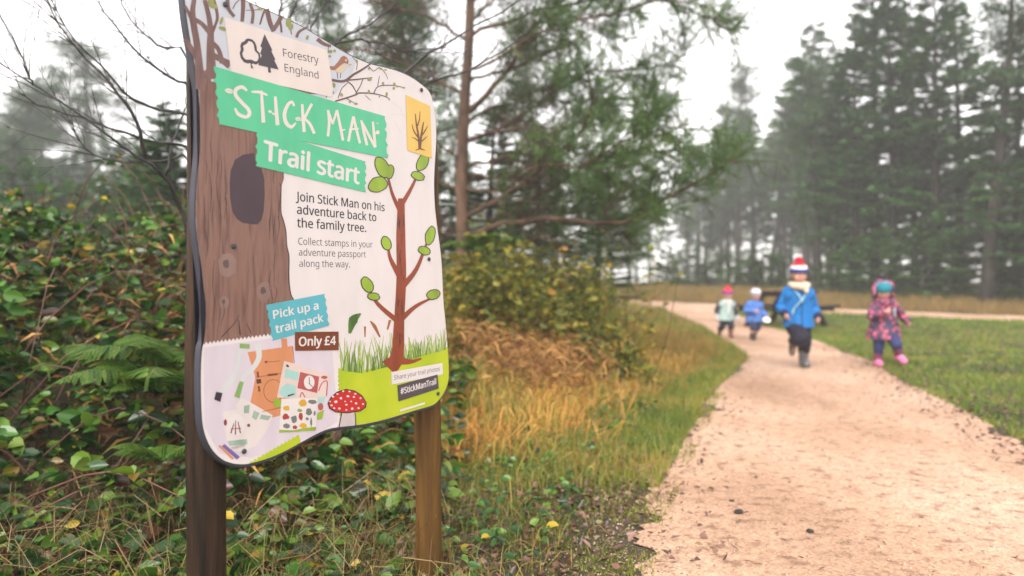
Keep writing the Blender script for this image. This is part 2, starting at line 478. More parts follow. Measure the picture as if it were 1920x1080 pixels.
GLYPHS = {" ":[209,[]],"#":[518,[[385,350,360,221,470,221,470,168,350,168,317,0,260,0,293,168,178,168,147,0,91,0,121,168,20,168,20,221,132,221,157,350,50,350,50,403,167,403,199,573,257,573,225,403,340,403,372,573,427,573,395,403,497,403,497,350],[188,221,303,221,328,350,213,350]]],".":[215,[[58,43,61,69,72,85,88,94,107,97,126,94,142,85,153,69,157,43,153,18,142,2,126,-8,107,-11,88,-8,72,2,61,18]]],"4":[459,[[443,130,359,130,359,0,291,0,291,130,17,130,17,190,286,576,359,576,359,193,443,193],[291,374,291,394,291,412,292,429,293,444,293,459,294,474,294,487,295,500,292,500,285,485,276,468,266,451,257,438,86,193,291,193]]],"A":[512,[[437,0,368,177,141,177,73,0,0,0,224,575,289,575,512,0],[282,415,279,424,274,438,269,455,263,473,259,489,255,500,251,484,247,468,242,452,238,438,230,415,165,241,346,241]]],"C":[507,[[323,517,294,516,266,510,241,502,217,490,196,474,178,456,162,434,149,410,139,383,131,353,127,321,125,286,128,241,135,200,147,164,164,132,186,105,213,83,244,68,281,58,322,55,347,56,371,58,394,62,416,66,438,72,460,78,460,15,438,8,416,2,393,-2,369,-6,342,-7,312,-8,257,-4,208,8,166,28,130,56,101,90,78,131,62,178,52,230,49,287,51,329,57,369,67,406,81,440,99,471,120,499,145,523,174,543,206,559,242,571,281,578,324,581,353,580,381,577,409,572,435,565,460,557,482,547,453,486,435,494,415,501,394,508,372,513,348,516]]],"E":[446,[[398,0,78,0,78,573,398,573,398,509,150,509,150,330,383,330,383,268,150,268,150,63,398,63]]],"F":[416,[[150,0,78,0,78,573,398,573,398,509,150,509,150,306,383,306,383,243,150,243]]],"J":[219,[[-3,-152,-21,-152,-37,-150,-51,-146,-63,-142,-63,-81,-49,-84,-35,-87,-20,-88,-5,-89,15,-87,33,-81,50,-70,63,-53,71,-29,74,3,74,573,146,573,146,9,144,-26,138,-56,128,-82,114,-104,96,-122,75,-135,52,-145,25,-150]]],"M":[727,[[330,0,142,502,139,502,140,484,142,461,143,435,144,407,144,377,144,347,144,0,78,0,78,573,184,573,361,103,364,103,544,573,650,573,650,0,578,0,578,352,578,380,579,408,580,435,581,460,583,482,584,501,581,501,390,0]]],"O":[626,[[577,287,576,244,570,204,561,166,547,132,531,101,510,73,486,49,459,29,428,13,393,1,355,-6,314,-8,271,-6,232,1,196,13,165,29,138,49,114,73,94,101,78,132,65,167,56,204,51,245,49,288,52,344,62,396,78,442,100,482,130,517,166,545,208,565,258,577,314,581,369,577,417,565,459,545,495,517,524,483,547,442,564,396,574,344],[125,287,127,241,134,200,145,163,161,131,182,104,207,83,238,67,273,58,314,55,354,58,390,67,420,83,445,104,465,131,481,163,492,200,499,241,501,287,496,354,481,411,456,457,421,491,373,511,314,518,274,515,238,506,207,490,182,469,161,443,145,411,134,374,127,333]]],"P":[485,[[229,573,297,568,352,553,393,528,421,495,439,454,444,404,443,381,439,358,433,336,423,316,411,296,395,278,375,262,351,249,324,238,292,230,256,225,216,223,150,223,150,0,78,0,78,573],[223,511,150,511,150,285,208,285,242,286,272,290,298,296,320,306,338,318,352,334,362,352,368,375,370,401,366,435,354,462,334,484,306,499,269,508]]],"R":[499,[[236,573,281,571,320,565,353,555,381,540,404,522,422,500,434,474,442,444,444,410,442,381,437,356,427,334,415,315,401,298,385,285,367,274,349,264,330,257,487,0,403,0,264,237,150,237,150,0,78,0,78,573],[232,510,150,510,150,298,236,298,278,301,312,310,338,325,355,347,366,374,370,407,368,430,363,450,355,467,336,486,310,500,287,505,261,509]]],"S":[440,[[403,153,400,121,392,92,378,66,359,44,335,26,307,11,274,1,238,-6,198,-8,177,-8,157,-7,137,-5,109,-1,83,4,61,11,41,19,41,88,62,80,86,72,113,65,142,59,171,56,201,55,228,56,252,60,273,66,298,79,316,98,327,120,330,147,327,173,318,194,302,213,277,230,255,241,228,252,196,265,172,274,151,284,131,294,106,311,85,330,69,351,57,375,52,393,49,413,48,435,51,464,58,490,71,513,89,533,110,550,136,563,165,573,197,579,231,581,262,580,290,577,318,572,343,565,367,558,389,549,366,487,346,495,325,502,302,508,278,513,254,516,229,517,207,516,187,513,169,507,148,494,133,478,124,457,121,434,124,407,133,386,149,367,172,351,193,341,217,330,246,318,278,306,307,293,332,279,353,264,371,247,385,228,395,206,401,181]]],"T":[446,[[259,0,187,0,187,509,8,509,8,573,437,573,437,509,259,509]]],"a":[450,[[231,437,279,433,318,422,347,403,368,375,381,338,385,293,385,0,334,0,320,61,317,61,298,40,279,22,258,9,234,-1,216,-5,195,-7,172,-8,148,-7,124,-2,103,6,84,16,68,30,55,48,45,68,39,92,37,119,43,159,59,192,87,219,127,238,179,251,243,257,316,259,316,285,313,317,306,342,293,359,275,371,253,378,227,380,205,379,183,376,163,370,143,363,124,355,106,347,84,400,104,410,126,419,151,426,177,432,204,436],[252,208,204,203,167,195,141,182,124,165,113,144,110,119,115,87,132,66,157,53,188,49,223,52,253,62,279,79,299,103,311,134,315,172,315,210]]],"b":[493,[[139,461,138,435,138,410,136,389,135,373,139,373,153,390,169,405,189,419,213,429,240,435,272,437,322,431,365,412,401,381,428,338,444,283,449,215,447,168,439,127,427,91,410,61,390,36,365,17,337,3,306,-5,272,-8,240,-6,213,0,189,10,169,24,153,38,139,55,133,55,119,0,68,0,68,609,139,609],[260,379,231,377,207,371,188,361,172,348,159,330,150,308,144,282,140,252,139,217,139,214,142,165,150,125,165,93,187,69,219,55,261,51,297,55,325,69,348,93,363,126,373,166,376,216,373,265,363,306,348,338,325,360,296,374]]],"c":[385,[[241,-8,204,-5,170,2,139,15,112,34,88,58,69,87,55,123,47,165,44,213,47,262,56,305,71,342,90,372,114,396,142,415,174,428,208,435,245,438,267,437,288,435,309,431,336,424,358,415,337,356,316,363,292,370,267,374,244,376,217,374,193,368,172,358,155,343,141,325,131,303,123,277,119,247,117,213,119,181,123,152,131,126,141,104,155,86,172,71,191,61,214,55,240,53,262,54,283,56,302,60,328,68,351,78,351,15,328,5,304,-2,285,-5,264,-7]]],"d":[493,[[221,-8,171,-2,128,17,92,48,65,91,49,146,44,214,49,282,66,338,93,381,128,413,171,432,221,438,253,436,280,429,303,420,323,407,340,391,354,374,359,374,358,387,356,405,355,424,354,438,354,609,425,609,425,0,368,0,358,58,354,58,340,40,323,24,303,11,279,1,252,-6],[232,51,273,55,305,67,328,88,343,117,352,154,355,200,355,213,352,263,343,304,329,336,306,360,274,375,231,379,196,374,168,359,146,334,130,300,120,260,117,213,120,165,130,125,146,93,168,69,197,55]]],"e":[452,[[234,438,269,435,301,427,329,414,354,396,374,373,390,346,402,315,409,281,411,244,411,201,117,201,122,157,134,119,154,90,181,69,215,56,254,52,280,53,305,56,327,60,348,66,370,73,392,82,392,20,370,11,349,4,327,-1,304,-5,279,-7,251,-8,212,-5,176,3,143,17,114,36,90,61,70,91,56,126,47,167,44,212,47,257,55,297,68,333,86,364,108,390,134,411,164,426,198,435],[233,380,202,377,175,366,154,348,137,323,125,293,119,257,338,257,336,281,333,302,326,322,312,346,292,364,276,373,256,378]]],"f":[276,[[266,375,158,375,158,0,87,0,87,375,12,375,12,408,87,432,87,457,89,492,95,522,104,547,116,568,132,585,152,597,174,606,199,612,227,613,252,612,274,609,294,604,310,599,292,544,278,548,262,552,245,555,228,556,197,550,175,532,166,513,160,489,158,458,158,430,266,430]]],"g":[493,[[221,438,248,436,273,431,297,422,319,409,338,393,355,373,359,373,369,430,425,430,425,-7,423,-46,416,-80,404,-109,388,-135,367,-155,341,-172,310,-183,274,-190,233,-192,202,-192,174,-189,147,-186,122,-180,99,-174,78,-165,78,-100,99,-110,123,-118,149,-125,177,-130,206,-133,237,-134,271,-130,300,-119,324,-101,341,-77,352,-48,355,-13,355,4,355,16,356,32,357,47,358,57,354,57,338,37,320,21,299,8,275,-1,250,-6,221,-8,170,-2,126,18,91,51,65,95,49,149,44,214,49,278,65,332,91,377,126,411,169,431],[230,379,207,376,187,370,169,359,153,344,140,326,130,303,123,277,119,247,117,213,120,165,130,124,146,92,169,68,197,54,232,50,262,52,288,58,309,69,326,85,340,105,349,131,353,151,355,173,356,197,356,214,355,251,350,282,343,309,332,331,319,348,302,362,281,371,257,377]]],"h":[496,[[139,431,138,415,138,399,136,384,135,370,140,370,155,391,174,407,196,420,221,429,247,435,273,437,306,435,335,430,360,421,382,408,399,391,413,370,423,344,429,314,431,280,431,0,361,0,361,275,358,307,351,333,338,353,319,367,295,376,265,379,235,377,210,370,189,360,173,347,160,329,150,308,144,283,140,254,139,222,139,0,68,0,68,609,139,609]]],"i":[207,[[139,430,139,0,68,0,68,430],[104,591,119,588,133,580,142,566,145,546,142,526,133,512,119,504,104,501,88,504,75,512,66,526,63,546,66,566,75,580,88,588]]],"k":[428,[[138,291,138,276,137,257,135,221,138,221,144,229,152,240,172,264,181,276,189,285,326,430,409,430,235,246,421,0,336,0,187,200,138,158,138,0,68,0,68,609,138,609]]],"l":[207,[[139,0,68,0,68,609,139,609]]],"m":[750,[[540,438,584,434,621,421,649,401,669,371,681,330,685,280,685,0,615,0,615,277,613,308,606,333,594,353,577,367,555,376,528,379,490,374,460,362,438,342,423,315,414,280,411,237,411,0,342,0,342,277,339,308,332,333,320,353,303,367,281,376,253,379,227,377,204,370,185,360,170,347,158,329,150,308,144,283,140,255,139,223,139,0,68,0,68,430,125,430,136,371,140,371,155,392,173,409,194,422,217,431,241,436,266,438,298,436,325,430,349,420,369,406,386,388,398,366,402,366,418,388,438,406,461,420,486,430,512,436]]],"n":[496,[[275,438,322,434,361,421,391,401,413,371,426,330,431,280,431,0,361,0,361,275,358,307,351,333,338,353,319,367,295,376,265,379,222,374,189,361,166,338,151,308,142,269,139,223,139,0,68,0,68,430,125,430,136,371,140,371,156,392,175,409,198,422,222,431,248,436]]],"o":[485,[[442,216,440,181,436,150,428,121,417,95,404,71,388,51,369,33,348,18,324,7,299,-1,271,-6,241,-8,214,-6,188,-1,163,7,140,18,119,33,100,51,84,71,70,95,59,121,51,150,46,181,44,216,47,261,55,301,68,336,87,367,110,392,137,412,169,426,204,435,244,438,281,435,316,426,347,412,374,392,398,367,417,336,431,301,439,261],[117,216,119,184,123,154,130,128,141,105,155,86,172,71,192,59,216,53,243,51,270,53,294,59,314,71,331,86,345,105,356,128,363,154,367,184,369,216,367,248,363,277,355,303,345,325,331,344,314,359,294,370,270,376,242,379,202,374,171,359,147,335,130,303,120,263]]],"p":[493,[[273,438,322,432,365,413,401,383,428,339,444,284,449,216,447,170,439,129,427,93,410,62,390,37,365,17,337,3,306,-5,272,-8,241,-6,213,1,190,11,170,24,153,38,139,55,134,55,136,39,137,20,138,1,139,-16,139,-192,68,-192,68,430,126,430,136,371,139,371,153,389,170,405,189,419,213,429,231,434,251,437],[260,379,233,377,210,371,190,362,174,349,161,333,152,313,145,289,141,261,139,229,139,216,140,182,144,152,150,126,159,103,172,85,188,70,208,59,233,53,261,51,286,53,308,60,326,72,341,88,354,108,364,131,371,157,375,186,376,217,373,262,363,302,348,334,325,359,296,374]]],"r":[331,[[269,438,281,438,295,437,308,435,319,433,310,368,299,370,287,372,275,373,264,374,240,371,217,363,195,351,176,334,161,313,149,289,143,270,140,251,139,229,139,0,68,0,68,430,126,430,134,351,137,351,152,374,170,395,191,413,214,426,240,435]]],"s":[384,[[348,119,346,92,339,69,327,49,311,32,292,18,268,6,241,-2,210,-6,176,-8,148,-7,122,-5,99,-1,78,5,59,11,42,19,42,83,60,75,81,67,104,60,128,54,153,50,178,49,211,51,236,57,256,66,274,86,280,112,278,128,271,141,259,154,239,167,222,176,200,185,174,196,148,206,124,217,103,228,76,245,57,266,45,292,41,324,46,358,61,386,85,408,118,425,157,435,202,438,228,437,252,434,275,430,298,424,319,417,339,409,315,353,297,360,278,366,258,372,238,377,218,379,197,380,171,379,149,374,131,366,114,350,108,328,111,312,119,298,133,286,154,274,172,266,193,256,219,246,245,236,268,226,289,215,314,197,333,176,344,150]]],"t":[289,[[212,50,228,50,245,53,260,55,272,59,272,5,258,0,240,-4,219,-7,200,-8,178,-7,157,-3,138,4,120,13,104,27,91,44,82,66,76,93,74,125,74,375,13,375,13,409,75,437,103,528,144,528,144,430,269,430,269,375,144,375,144,127,146,103,153,83,163,69,185,54]]],"u":[496,[[427,430,427,0,370,0,359,57,356,57,340,36,321,20,298,8,273,-1,247,-6,220,-8,187,-6,159,-1,134,8,112,21,95,38,81,59,71,85,65,114,63,148,63,430,135,430,135,153,137,122,145,96,158,76,176,62,200,53,230,51,260,53,285,59,306,69,323,82,336,100,345,121,352,146,356,175,357,206,357,430]]],"v":[407,[[163,0,0,430,75,430,167,176,173,158,180,137,187,116,193,96,198,78,201,63,204,63,208,78,214,96,220,117,227,138,234,158,241,176,332,430,407,430,244,0]]],"w":[630,[[346,243,336,276,331,292,328,308,321,335,318,347,316,357,313,357,311,347,308,335,305,322,302,307,298,292,294,275,289,259,284,242,207,1,127,1,9,431,82,431,141,201,147,178,153,154,158,131,163,109,167,90,169,73,172,73,175,84,178,97,185,128,189,144,193,160,197,175,201,188,277,431,354,431,428,188,434,169,440,149,446,129,451,109,455,90,457,74,460,74,463,89,466,108,471,129,477,153,483,177,489,201,549,431,621,431,502,1,419,1]]],"y":[409,[[1,430,76,430,169,185,177,164,184,144,191,124,196,105,201,86,205,68,209,68,215,91,224,121,231,142,238,164,245,186,333,430,409,430,224,-59,213,-85,201,-108,188,-130,173,-148,157,-164,138,-176,117,-185,94,-191,67,-192,49,-192,34,-190,20,-188,9,-186,9,-130,19,-132,30,-133,43,-134,56,-135,79,-132,99,-126,116,-114,130,-99,142,-80,152,-59,174,-2]]],"£":[459,[[268,580,296,579,323,576,347,570,370,563,391,556,410,547,385,491,360,502,332,512,312,517,291,520,269,521,241,519,218,511,200,498,186,479,178,453,176,421,176,310,339,310,339,257,176,257,176,173,174,144,168,120,159,101,148,86,135,74,121,64,429,64,429,0,26,0,26,59,48,67,67,78,82,94,95,114,102,140,105,172,105,257,28,257,28,310,105,310,105,428,107,459,114,486,125,510,140,531,159,548,182,562,208,572,237,578]]]}
def text(name, s, p0, p1, cap, mat, layer, bold=0.0, label=None):
    """A printed line: baseline from pixel p0 to p1, capital height cap pixels at its start."""
    a, b = board_uv(*p0), board_uv(*p1)
    up = abs(board_uv(p0[0], p0[1] - cap)[1] - a[1]); k = up / 573.0
    x = 0.0; cons = []
    for ch in s:
        adv, cc = GLYPHS[ch]
        for c in cc: cons.append(np.array(c, float).reshape(-1, 2) + [x, 0])
        x += adv
    x0 = min(c[:, 0].min() for c in cons); x1 = max(c[:, 0].max() for c in cons)
    d = (b - a); sx = np.hypot(*d) / (x1 - x0); e = d / np.hypot(*d); n = np.array([-e[1], e[0]])
    cons = [a + (c[:, :1] - x0) * sx * e + c[:, 1:] * k * n for c in cons]
    if not bold:
        o = link(name, to_board(fill_uv(cons), layer), mat, board)
    else:                                        # heavier weight: the outline repeated a hair to either side
        V, F, m = [], [], 0; w = bold * up
        for q, (ox, oy) in enumerate(((-w, 0), (w, 0), (0, w * .6), (0, -w * .6), (0, 0))):
            me = fill_uv([c + [ox, oy] for c in cons]); bm = bmesh.new(); bm.from_mesh(me); bmesh.ops.triangulate(bm, faces=bm.faces[:])
            V += [(v.co.x, -.0004 - .00012 * layer - 4e-6 * q, v.co.y) for v in bm.verts]; F += [[v.index + m for v in f.verts] for f in bm.faces]; m += len(bm.verts); bm.free(); bpy.data.meshes.remove(me)
        o = link(name, np_mesh(name, np.array(V), [np.array(F)]), mat, board)
    if label: o['label'] = label
    return o

def print_mat(name, c, var=.05, rough=.38):
    return noise_mat(name, [(.22, tuple(x * (1 - var * 3) for x in c)), (.40, tuple(x * (1 - var) for x in c)), (.7, tuple(min(.95, x * (1 + var)) for x in c))], scale=7, detail=10, rough=rough, bump=.06, bscale=90, spec=.35, dist=.002, stretch=(2.5, 1, .8))
def srgb(r, g, b):
    return tuple(((x / 255) / 12.92 if x / 255 <= .04045 else ((x / 255 + .055) / 1.055) ** 2.4) for x in (r, g, b))
K = .66                                          # print is a little darker than it looks in the bright photo
def ink(name, r, g, b, **k): return print_mat(name, tuple(x * K for x in srgb(r, g, b)), **k)
M_white = ink('printed_white', 240, 232, 230, var=.03); M_cream = ink('printed_cream', 243, 229, 222, var=.03)
M_skyp = ink('printed_pale_blue', 214, 218, 226); M_green = ink('printed_mint_green', 96, 208, 158, var=.05)
M_teal = ink('printed_teal', 98, 190, 204); M_brown = ink('printed_brown', 128, 64, 34); M_char = ink('printed_charcoal', 84, 76, 82, rough=.45)
M_ink = ink('printed_dark_lettering', 52, 46, 58, rough=.5); M_ink2 = ink('printed_grey_lettering', 92, 84, 92, rough=.5)
M_yellow = ink('printed_yellow', 246, 204, 104); M_lime = noise_mat('printed_lime', [(.3, tuple(x * K for x in srgb(178, 202, 34))), (.7, tuple(x * K for x in srgb(206, 218, 52)))], scale=9, rough=.38, bump=0)
M_photo = ink('printed_lilac', 228, 216, 226, var=.06); M_tan = ink('printed_tan', 226, 152, 106, var=.08); M_red = ink('printed_red', 206, 46, 46)
M_twig = ink('printed_twig_brown', 112, 84, 84); M_outl = ink('printed_outline', 66, 48, 48); M_leafp = ink('printed_leaf_green', 158, 190, 54, var=.15)
M_grassp = ink('printed_grass_green', 168, 194, 92, var=.2); M_grassd = ink('printed_dark_grass', 104, 142, 70, var=.2); M_stalk = ink('printed_red_brown', 158, 74, 44, var=.14)
M_hole = ink('printed_hollow', 76, 58, 66, var=.14); M_stem = ink('printed_stem', 212, 200, 200); M_purple = ink('printed_purple', 126, 104, 170)
M_bark = noise_mat('printed_bark', [(.25, tuple(x * K for x in srgb(100, 72, 64))), (.45, tuple(x * K for x in srgb(136, 100, 88))), (.58, tuple(x * K for x in srgb(148, 112, 98))), (.75, tuple(x * K for x in srgb(124, 90, 80)))],
                   scale=14, detail=8, rough=.4, bump=.1, bscale=40, stretch=(6.5, 1, .55), spec=.35, dist=.002, distortion=.6)
M_bark2 = noise_mat('printed_bark_branches', [(.3, tuple(x * K for x in srgb(112, 82, 78))), (.7, tuple(x * K for x in srgb(142, 110, 104)))], scale=30, rough=.4, bump=0, stretch=(3, 1, .6))
M_rim = plain('black_board_edge', (.03, .03, .04), rough=.5)
M_post = noise_mat('wet_round_timber', [(.34, (.005, .003, .0015)), (.5, (.022, .011, .0045)), (.64, (.048, .024, .010))], scale=9, detail=8, rough=.6, bump=.8, bscale=22, stretch=(4, 4, .35), dist=.010, spec=.2)
M_post2 = noise_mat('damp_golden_timber', [(.32, (.020, .009, .003)), (.44, (.070, .031, .007)), (.54, (.088, .046, .010)), (.66, (.135, .064, .015))], scale=8, detail=8, rough=.6, bump=.8, bscale=22, stretch=(4, 4, .3), dist=.010, spec=.2)
M_screw = plain('dark_screw', (.03, .03, .035), rough=.4)

FRONT_L = [(376, 648), (380, 640), (382, 613), (383, 590), (382, 565), (378, 535), (374, 497), (369, 467), (364.5, 430), (363, 400), (365, 347), (372, 280), (371, 200), (370, 172), (366, 148), (360, 111), (353, 74), (347, 37), (343, 0)]
FRONT_TOP = [(342, -22), (346, -38), (360, -46), (385, -42), (420, -24), (463, 0), (476, 7), (502, 17), (531, 31), (565, 46), (584, 58), (602, 69), (628, 85), (653, 100), (680, 112), (695, 118), (722, 124), (747, 131), (771, 142), (793, 158), (807, 171), (814, 193)]
FRONT_R = [(818, 220), (819.5, 249), (819, 273), (817, 300), (815, 340), (816, 380), (820, 420), (826, 460), (830, 500), (832, 560), (837, 608), (841, 656), (843, 695), (842, 716), (837, 733), (829, 748), (817, 762)]
FRONT_B = [(807, 767), (768, 778), (735, 789), (701, 798), (667, 804), (634, 807), (610, 812), (586, 824), (559, 839), (532, 854), (505, 866), (478, 874), (459, 878.5), (435, 877), (414, 869), (395, 850), (383, 826), (376, 799), (374, 766), (373, 734), (373, 700), (374, 670)]
OUT = UV(FRONT_L + FRONT_TOP + FRONT_R + FRONT_B)
def smooth_loop(p, it=2):
    for _ in range(it):                          # corner cutting
        q = np.roll(p, -1, 0); p = np.stack([p * .75 + q * .25, p * .25 + q * .75], 1).reshape(-1, 2)
    return p
OUT = smooth_loop(OUT, 2)
def inset(p, d):
    t = unit(np.roll(p, -1, 0) - np.roll(p, 1, 0)); n = np.stack([-t[:, 1], t[:, 0]], -1)
    area = np.sum(p[:, 0] * np.roll(p[:, 1], -1) - np.roll(p[:, 0], -1) * p[:, 1])
    return p + n * d * (1 if area > 0 else -1)
INN = inset(OUT, .004)
INN[:, 1] = np.where(OUT[:, 1] < .72, INN[:, 1] + .0045 * np.clip((INN[:, 1] - OUT[:, 1]) / .004, 0, 1), INN[:, 1])
def board_mesh():
    """Board 18 mm thick with a rounded edge."""
    bm = bmesh.new(); rings = []
    for d, dep in ((0.0035, 0.0), (0.0008, .0012), (0.0, .004), (0, .015), (.002, .018)):
        rings.append([bm.verts.new((u, dep, v)) for u, v in inset(OUT, d)])
    n = len(OUT)
    for a, b in zip(rings, rings[1:]):
        for i in range(n): bm.faces.new((a[i], a[(i + 1) % n], b[(i + 1) % n], b[i]))
    bm.faces.new(rings[0]); bm.faces.new(rings[-1][::-1])
    bmesh.ops.triangulate(bm, faces=[f for f in bm.faces if len(f.verts) > 4])
    bmesh.ops.recalc_face_normals(bm, faces=bm.faces[:])
    me = bpy.data.meshes.new('board'); bm.to_mesh(me); bm.free(); return me
board = link('board', board_mesh(), M_rim, sign)
o = link('printed_panel', to_board(fill_uv([INN]), 0), M_white, board)

def edge_pts(pts, d=.0045):
    """uv inset of a piece of the outline, back to a list of uv."""
    return pts
def art_uv(name, uv_contours, mat, layer, label=None):
    o = link(name, to_board(fill_uv(uv_contours), layer), mat, board)
    if label: o['label'] = label
    return o
def clip(poly_px, sub=1):
    """Cut a photo-pixel polygon to the printed panel's inset outline (polygon against many half-planes is not convex: sample instead)."""
    uv = UV(poly_px); keep = []
    c = INN.mean(0)
    n = len(uv)
    for i in range(n):
        for t in np.linspace(0, 1, 6, endpoint=False): keep.append(uv[i] * (1 - t) + uv[(i + 1) % n] * t)
    out = []
    for p in keep:
        x, y = p; inside = False; q = INN; j = len(q) - 1
        xi, yi = q[:, 0], q[:, 1]; xj, yj = np.roll(xi, 1), np.roll(yi, 1)
        cr = ((yi > y) != (yj > y)) & (x < (xj - xi) * (y - yi) / (yj - yi + 1e-12) + xi)
        inside = cr.sum() % 2 == 1
        if not inside:
            d = q[np.argmin(((q - p) ** 2).sum(1))]; p = d
        if not out or np.hypot(*(np.array(out[-1]) - p)) > 1e-5: out.append(np.array(p))
    return out
# --- artwork, from the panel upwards
art_uv('pale_sky_print', [clip([(330, -60), (400, -60), (470, -10), (560, 30), (640, 80), (668, 104), (664, 130), (650, 150), (630, 175), (560, 200), (420, 210), (360, 200)])], M_skyp, 1)
art_uv('meadow_print', [clip([(634, 690), (660, 697), (700, 690), (740, 678), (790, 664), (850, 650), (870, 700), (840, 780), (800, 800), (630, 830)])], M_lime, 1)
TR = [(400, 120), (395, 152), (470, 175), (530, 220), (532, 335), (527, 350), (526, 395), (530, 410), (535, 430), (537, 460), (541, 480), (540.5, 520), (544, 550), (551, 562), (556, 580), (552, 640), (470, 660), (360, 665), (340, 600), (340, 500), (340, 300), (345, 160)]
art_uv('tree_trunk_print', [clip(TR)], M_bark, 2)
strokes('trunk_outline_print', [([(527, 345), (526.5, 395), (530.5, 412), (535.5, 432), (537.5, 460), (541.5, 482), (541, 520), (544.5, 550), (551, 563)], [1.2, 2, 1.5, 2.5, 1.5])], M_outl, 3)
def c1(pts): return [(335 + x / 5.4, y / 5.4) for x, y in pts]
strokes('printed_branches', [
    (c1([(330, 800), (320, 500), (320, 300), (300, 150), (260, 0)]), [20, 15, 11, 9, 8]), (c1([(220, 900), (190, 500), (150, 250), (140, 100), (165, -60)]), [18, 13, 12, 10, 8]),
    (c1([(310, 330), (230, 240), (160, 200)]), [9, 8, 9]), (c1([(330, 330), (370, 250), (390, 170), (370, 60), (330, -60)]), [9, 5, 6, 6, 7]),
    (c1([(340, 560), (420, 600), (520, 660)]), [12, 10, 16]), (c1([(440, 640), (400, 500), (330, 430)]), [10, 8, 10]), (c1([(560, 170), (500, 80), (490, -60)]), [6, 7, 8]),
    (c1([(640, 220), (650, 80), (650, -20)]), [7, 8, 9]), (c1([(740, 240), (750, 130), (720, 30)]), [6, 6, 6]), (c1([(820, 250), (850, 150), (880, 90)]), [3, 4, 6]),
    (c1([(960, 320), (920, 220), (890, 90)]), [8, 9, 9]), (c1([(960, 300), (1010, 220), (1040, 160)]), [8, 8, 9]), (c1([(1040, 330), (1030, 240), (1010, 180)]), [4, 4, 4]),
    (c1([(1140, 350), (1130, 300), (1110, 280)]), [2, 2, 2]), (c1([(1190, 380), (1220, 320), (1310, 270)]), [6, 5, 4]), (c1([(1400, 395), (1460, 440), (1540, 470)]), [8, 7, 5]),
    (c1([(60, 400), (130, 500), (200, 640), (260, 800)]), [10, 10, 9, 8]), (c1([(470, 200), (490, 330), (510, 480)]), [2, 2, 2]), (c1([(680, 105), (800, 100), (850, 90)]), [1.5, 1.5, 1]),
    (c1([(545, 90), (570, 40), (610, 0)]), [2, 2, 2]), (c1([(60, 60), (120, 180), (150, 300)]), [6, 7, 9]), (c1([(560, 790), (900, 830), (1300, 930)]), [3, 5, 6]), (c1([(940, 840), (960, 870)]), [5, 5]), (c1([(1060, 850), (1090, 900)]), [6, 6]), (c1([(1250, 930), (1440, 945)]), [9, 3])], M_bark2, 3)
def c2(pts): return [(580 + x / 4.5, 60 + y / 4.5) for x, y in pts]
strokes('printed_twigs', [
    (c2([(180, 405), (290, 415), (370, 360), (440, 320), (520, 265)]), [5, 5, 4.5, 4, 2.5]), (c2([(290, 410), (400, 400), (530, 385)]), [3, 2.6, 1.5]), (c2([(310, 410), (360, 450), (395, 510)]), [2, 2, 1.5]),
    (c2([(215, 585), (300, 560), (390, 530), (420, 515), (540, 520), (640, 545), (680, 570)]), [3, 3, 3, 2.6, 2.2, 1.6, 1]), (c2([(390, 520), (430, 450), (450, 400)]), [2, 1.6, 1.4]),
    (c2([(540, 520), (580, 460), (700, 450), (800, 470)]), [2, 1.8, 1.6, 1]), (c2([(575, 455), (590, 370)]), [1.4, 1]), (c2([(240, 560), (270, 480), (320, 430)]), [1.6, 1.5, 1.3]), (c2([(200, 430), (190, 480), (205, 520)]), [1.5, 1.2, 1.2]),
    (c2([(140, 555), (150, 520), (180, 530)]), [1.6, 1.4, 1]), (c2([(500, 290), (540, 330), (590, 300), (640, 350), (660, 400)]), [1.6, 1.5, 1.4, 1.2, .8]), (c2([(395, 320), (400, 260), (360, 210)]), [1.4, 1.2, 1]), (c2([(310, 560), (380, 600)]), [1.4, 1]), (c2([(470, 535), (515, 575)]), [1.2, .8]),
    (c2([(160, 110), (155, 180)]), [1.2, 1.2])], M_twig, 4)
LV = [(205, 450, 3, 5), (270, 530, 3, 3.5), (505, 400, 4, 3.5), (500, 505, 2.6, 4), (620, 435, 2.6, 3), (650, 525, 2.4, 4), (715, 440, 2.5, 3), (710, 475, 2.5, 3), (795, 470, 3, 1.6), (740, 460, 2.5, 1.8), (400, 250, 1.8, 4), (175, 165, 4, 3.4), (210, 160, 3, 3), (390, 605, 4, 2.2), (160, 525, 3, 2), (500, 310, 2, 2.6), (600, 310, 3, 2), (340, 590, 2.5, 2), (640, 320, 3, 1.4), (590, 545, 1.6, 2), (672, 568, 1.6, 2), (170, 205, 3, 2.4)]
L1v = [(345, 60, 9, 5), (430, 210, 3, 8), (440, 290, 7, 4), (820, 90, 5, 3), (1110, 230, 6, 9), (1135, 275, 4, 6), (320, 20, 6, 8), (1300, 380, 3, 5), (1320, 915, 5, 3)]
strokes('printed_twig_leaves', [blob(*c2([(x, y)])[0], rx, ry, 10, .1, i) for i, (x, y, rx, ry) in enumerate(LV)] + [blob(*c1([(x, y)])[0], rx, ry, 10, .15, i, 20) for i, (x, y, rx, ry) in enumerate(L1v)], ink('printed_olive', 160, 164, 98, var=.2), 5)
strokes('printed_bird_back', [c2([(290, 200), (315, 215), (330, 245), (325, 270), (290, 262), (260, 290), (225, 318), (190, 322), (165, 305), (163, 288), (205, 290), (245, 245), (265, 212)])], ink('printed_bird_brown', 168, 112, 88), 5)
strokes('printed_bird_belly', [c2([(270, 275), (310, 275), (300, 320), (270, 345), (230, 340), (215, 322)]), c2([(325, 262), (352, 275), (345, 292), (322, 286)]), c2([(300, 228), (316, 235), (312, 250), (298, 246)])], ink('printed_bird_buff', 226, 204, 176), 6)
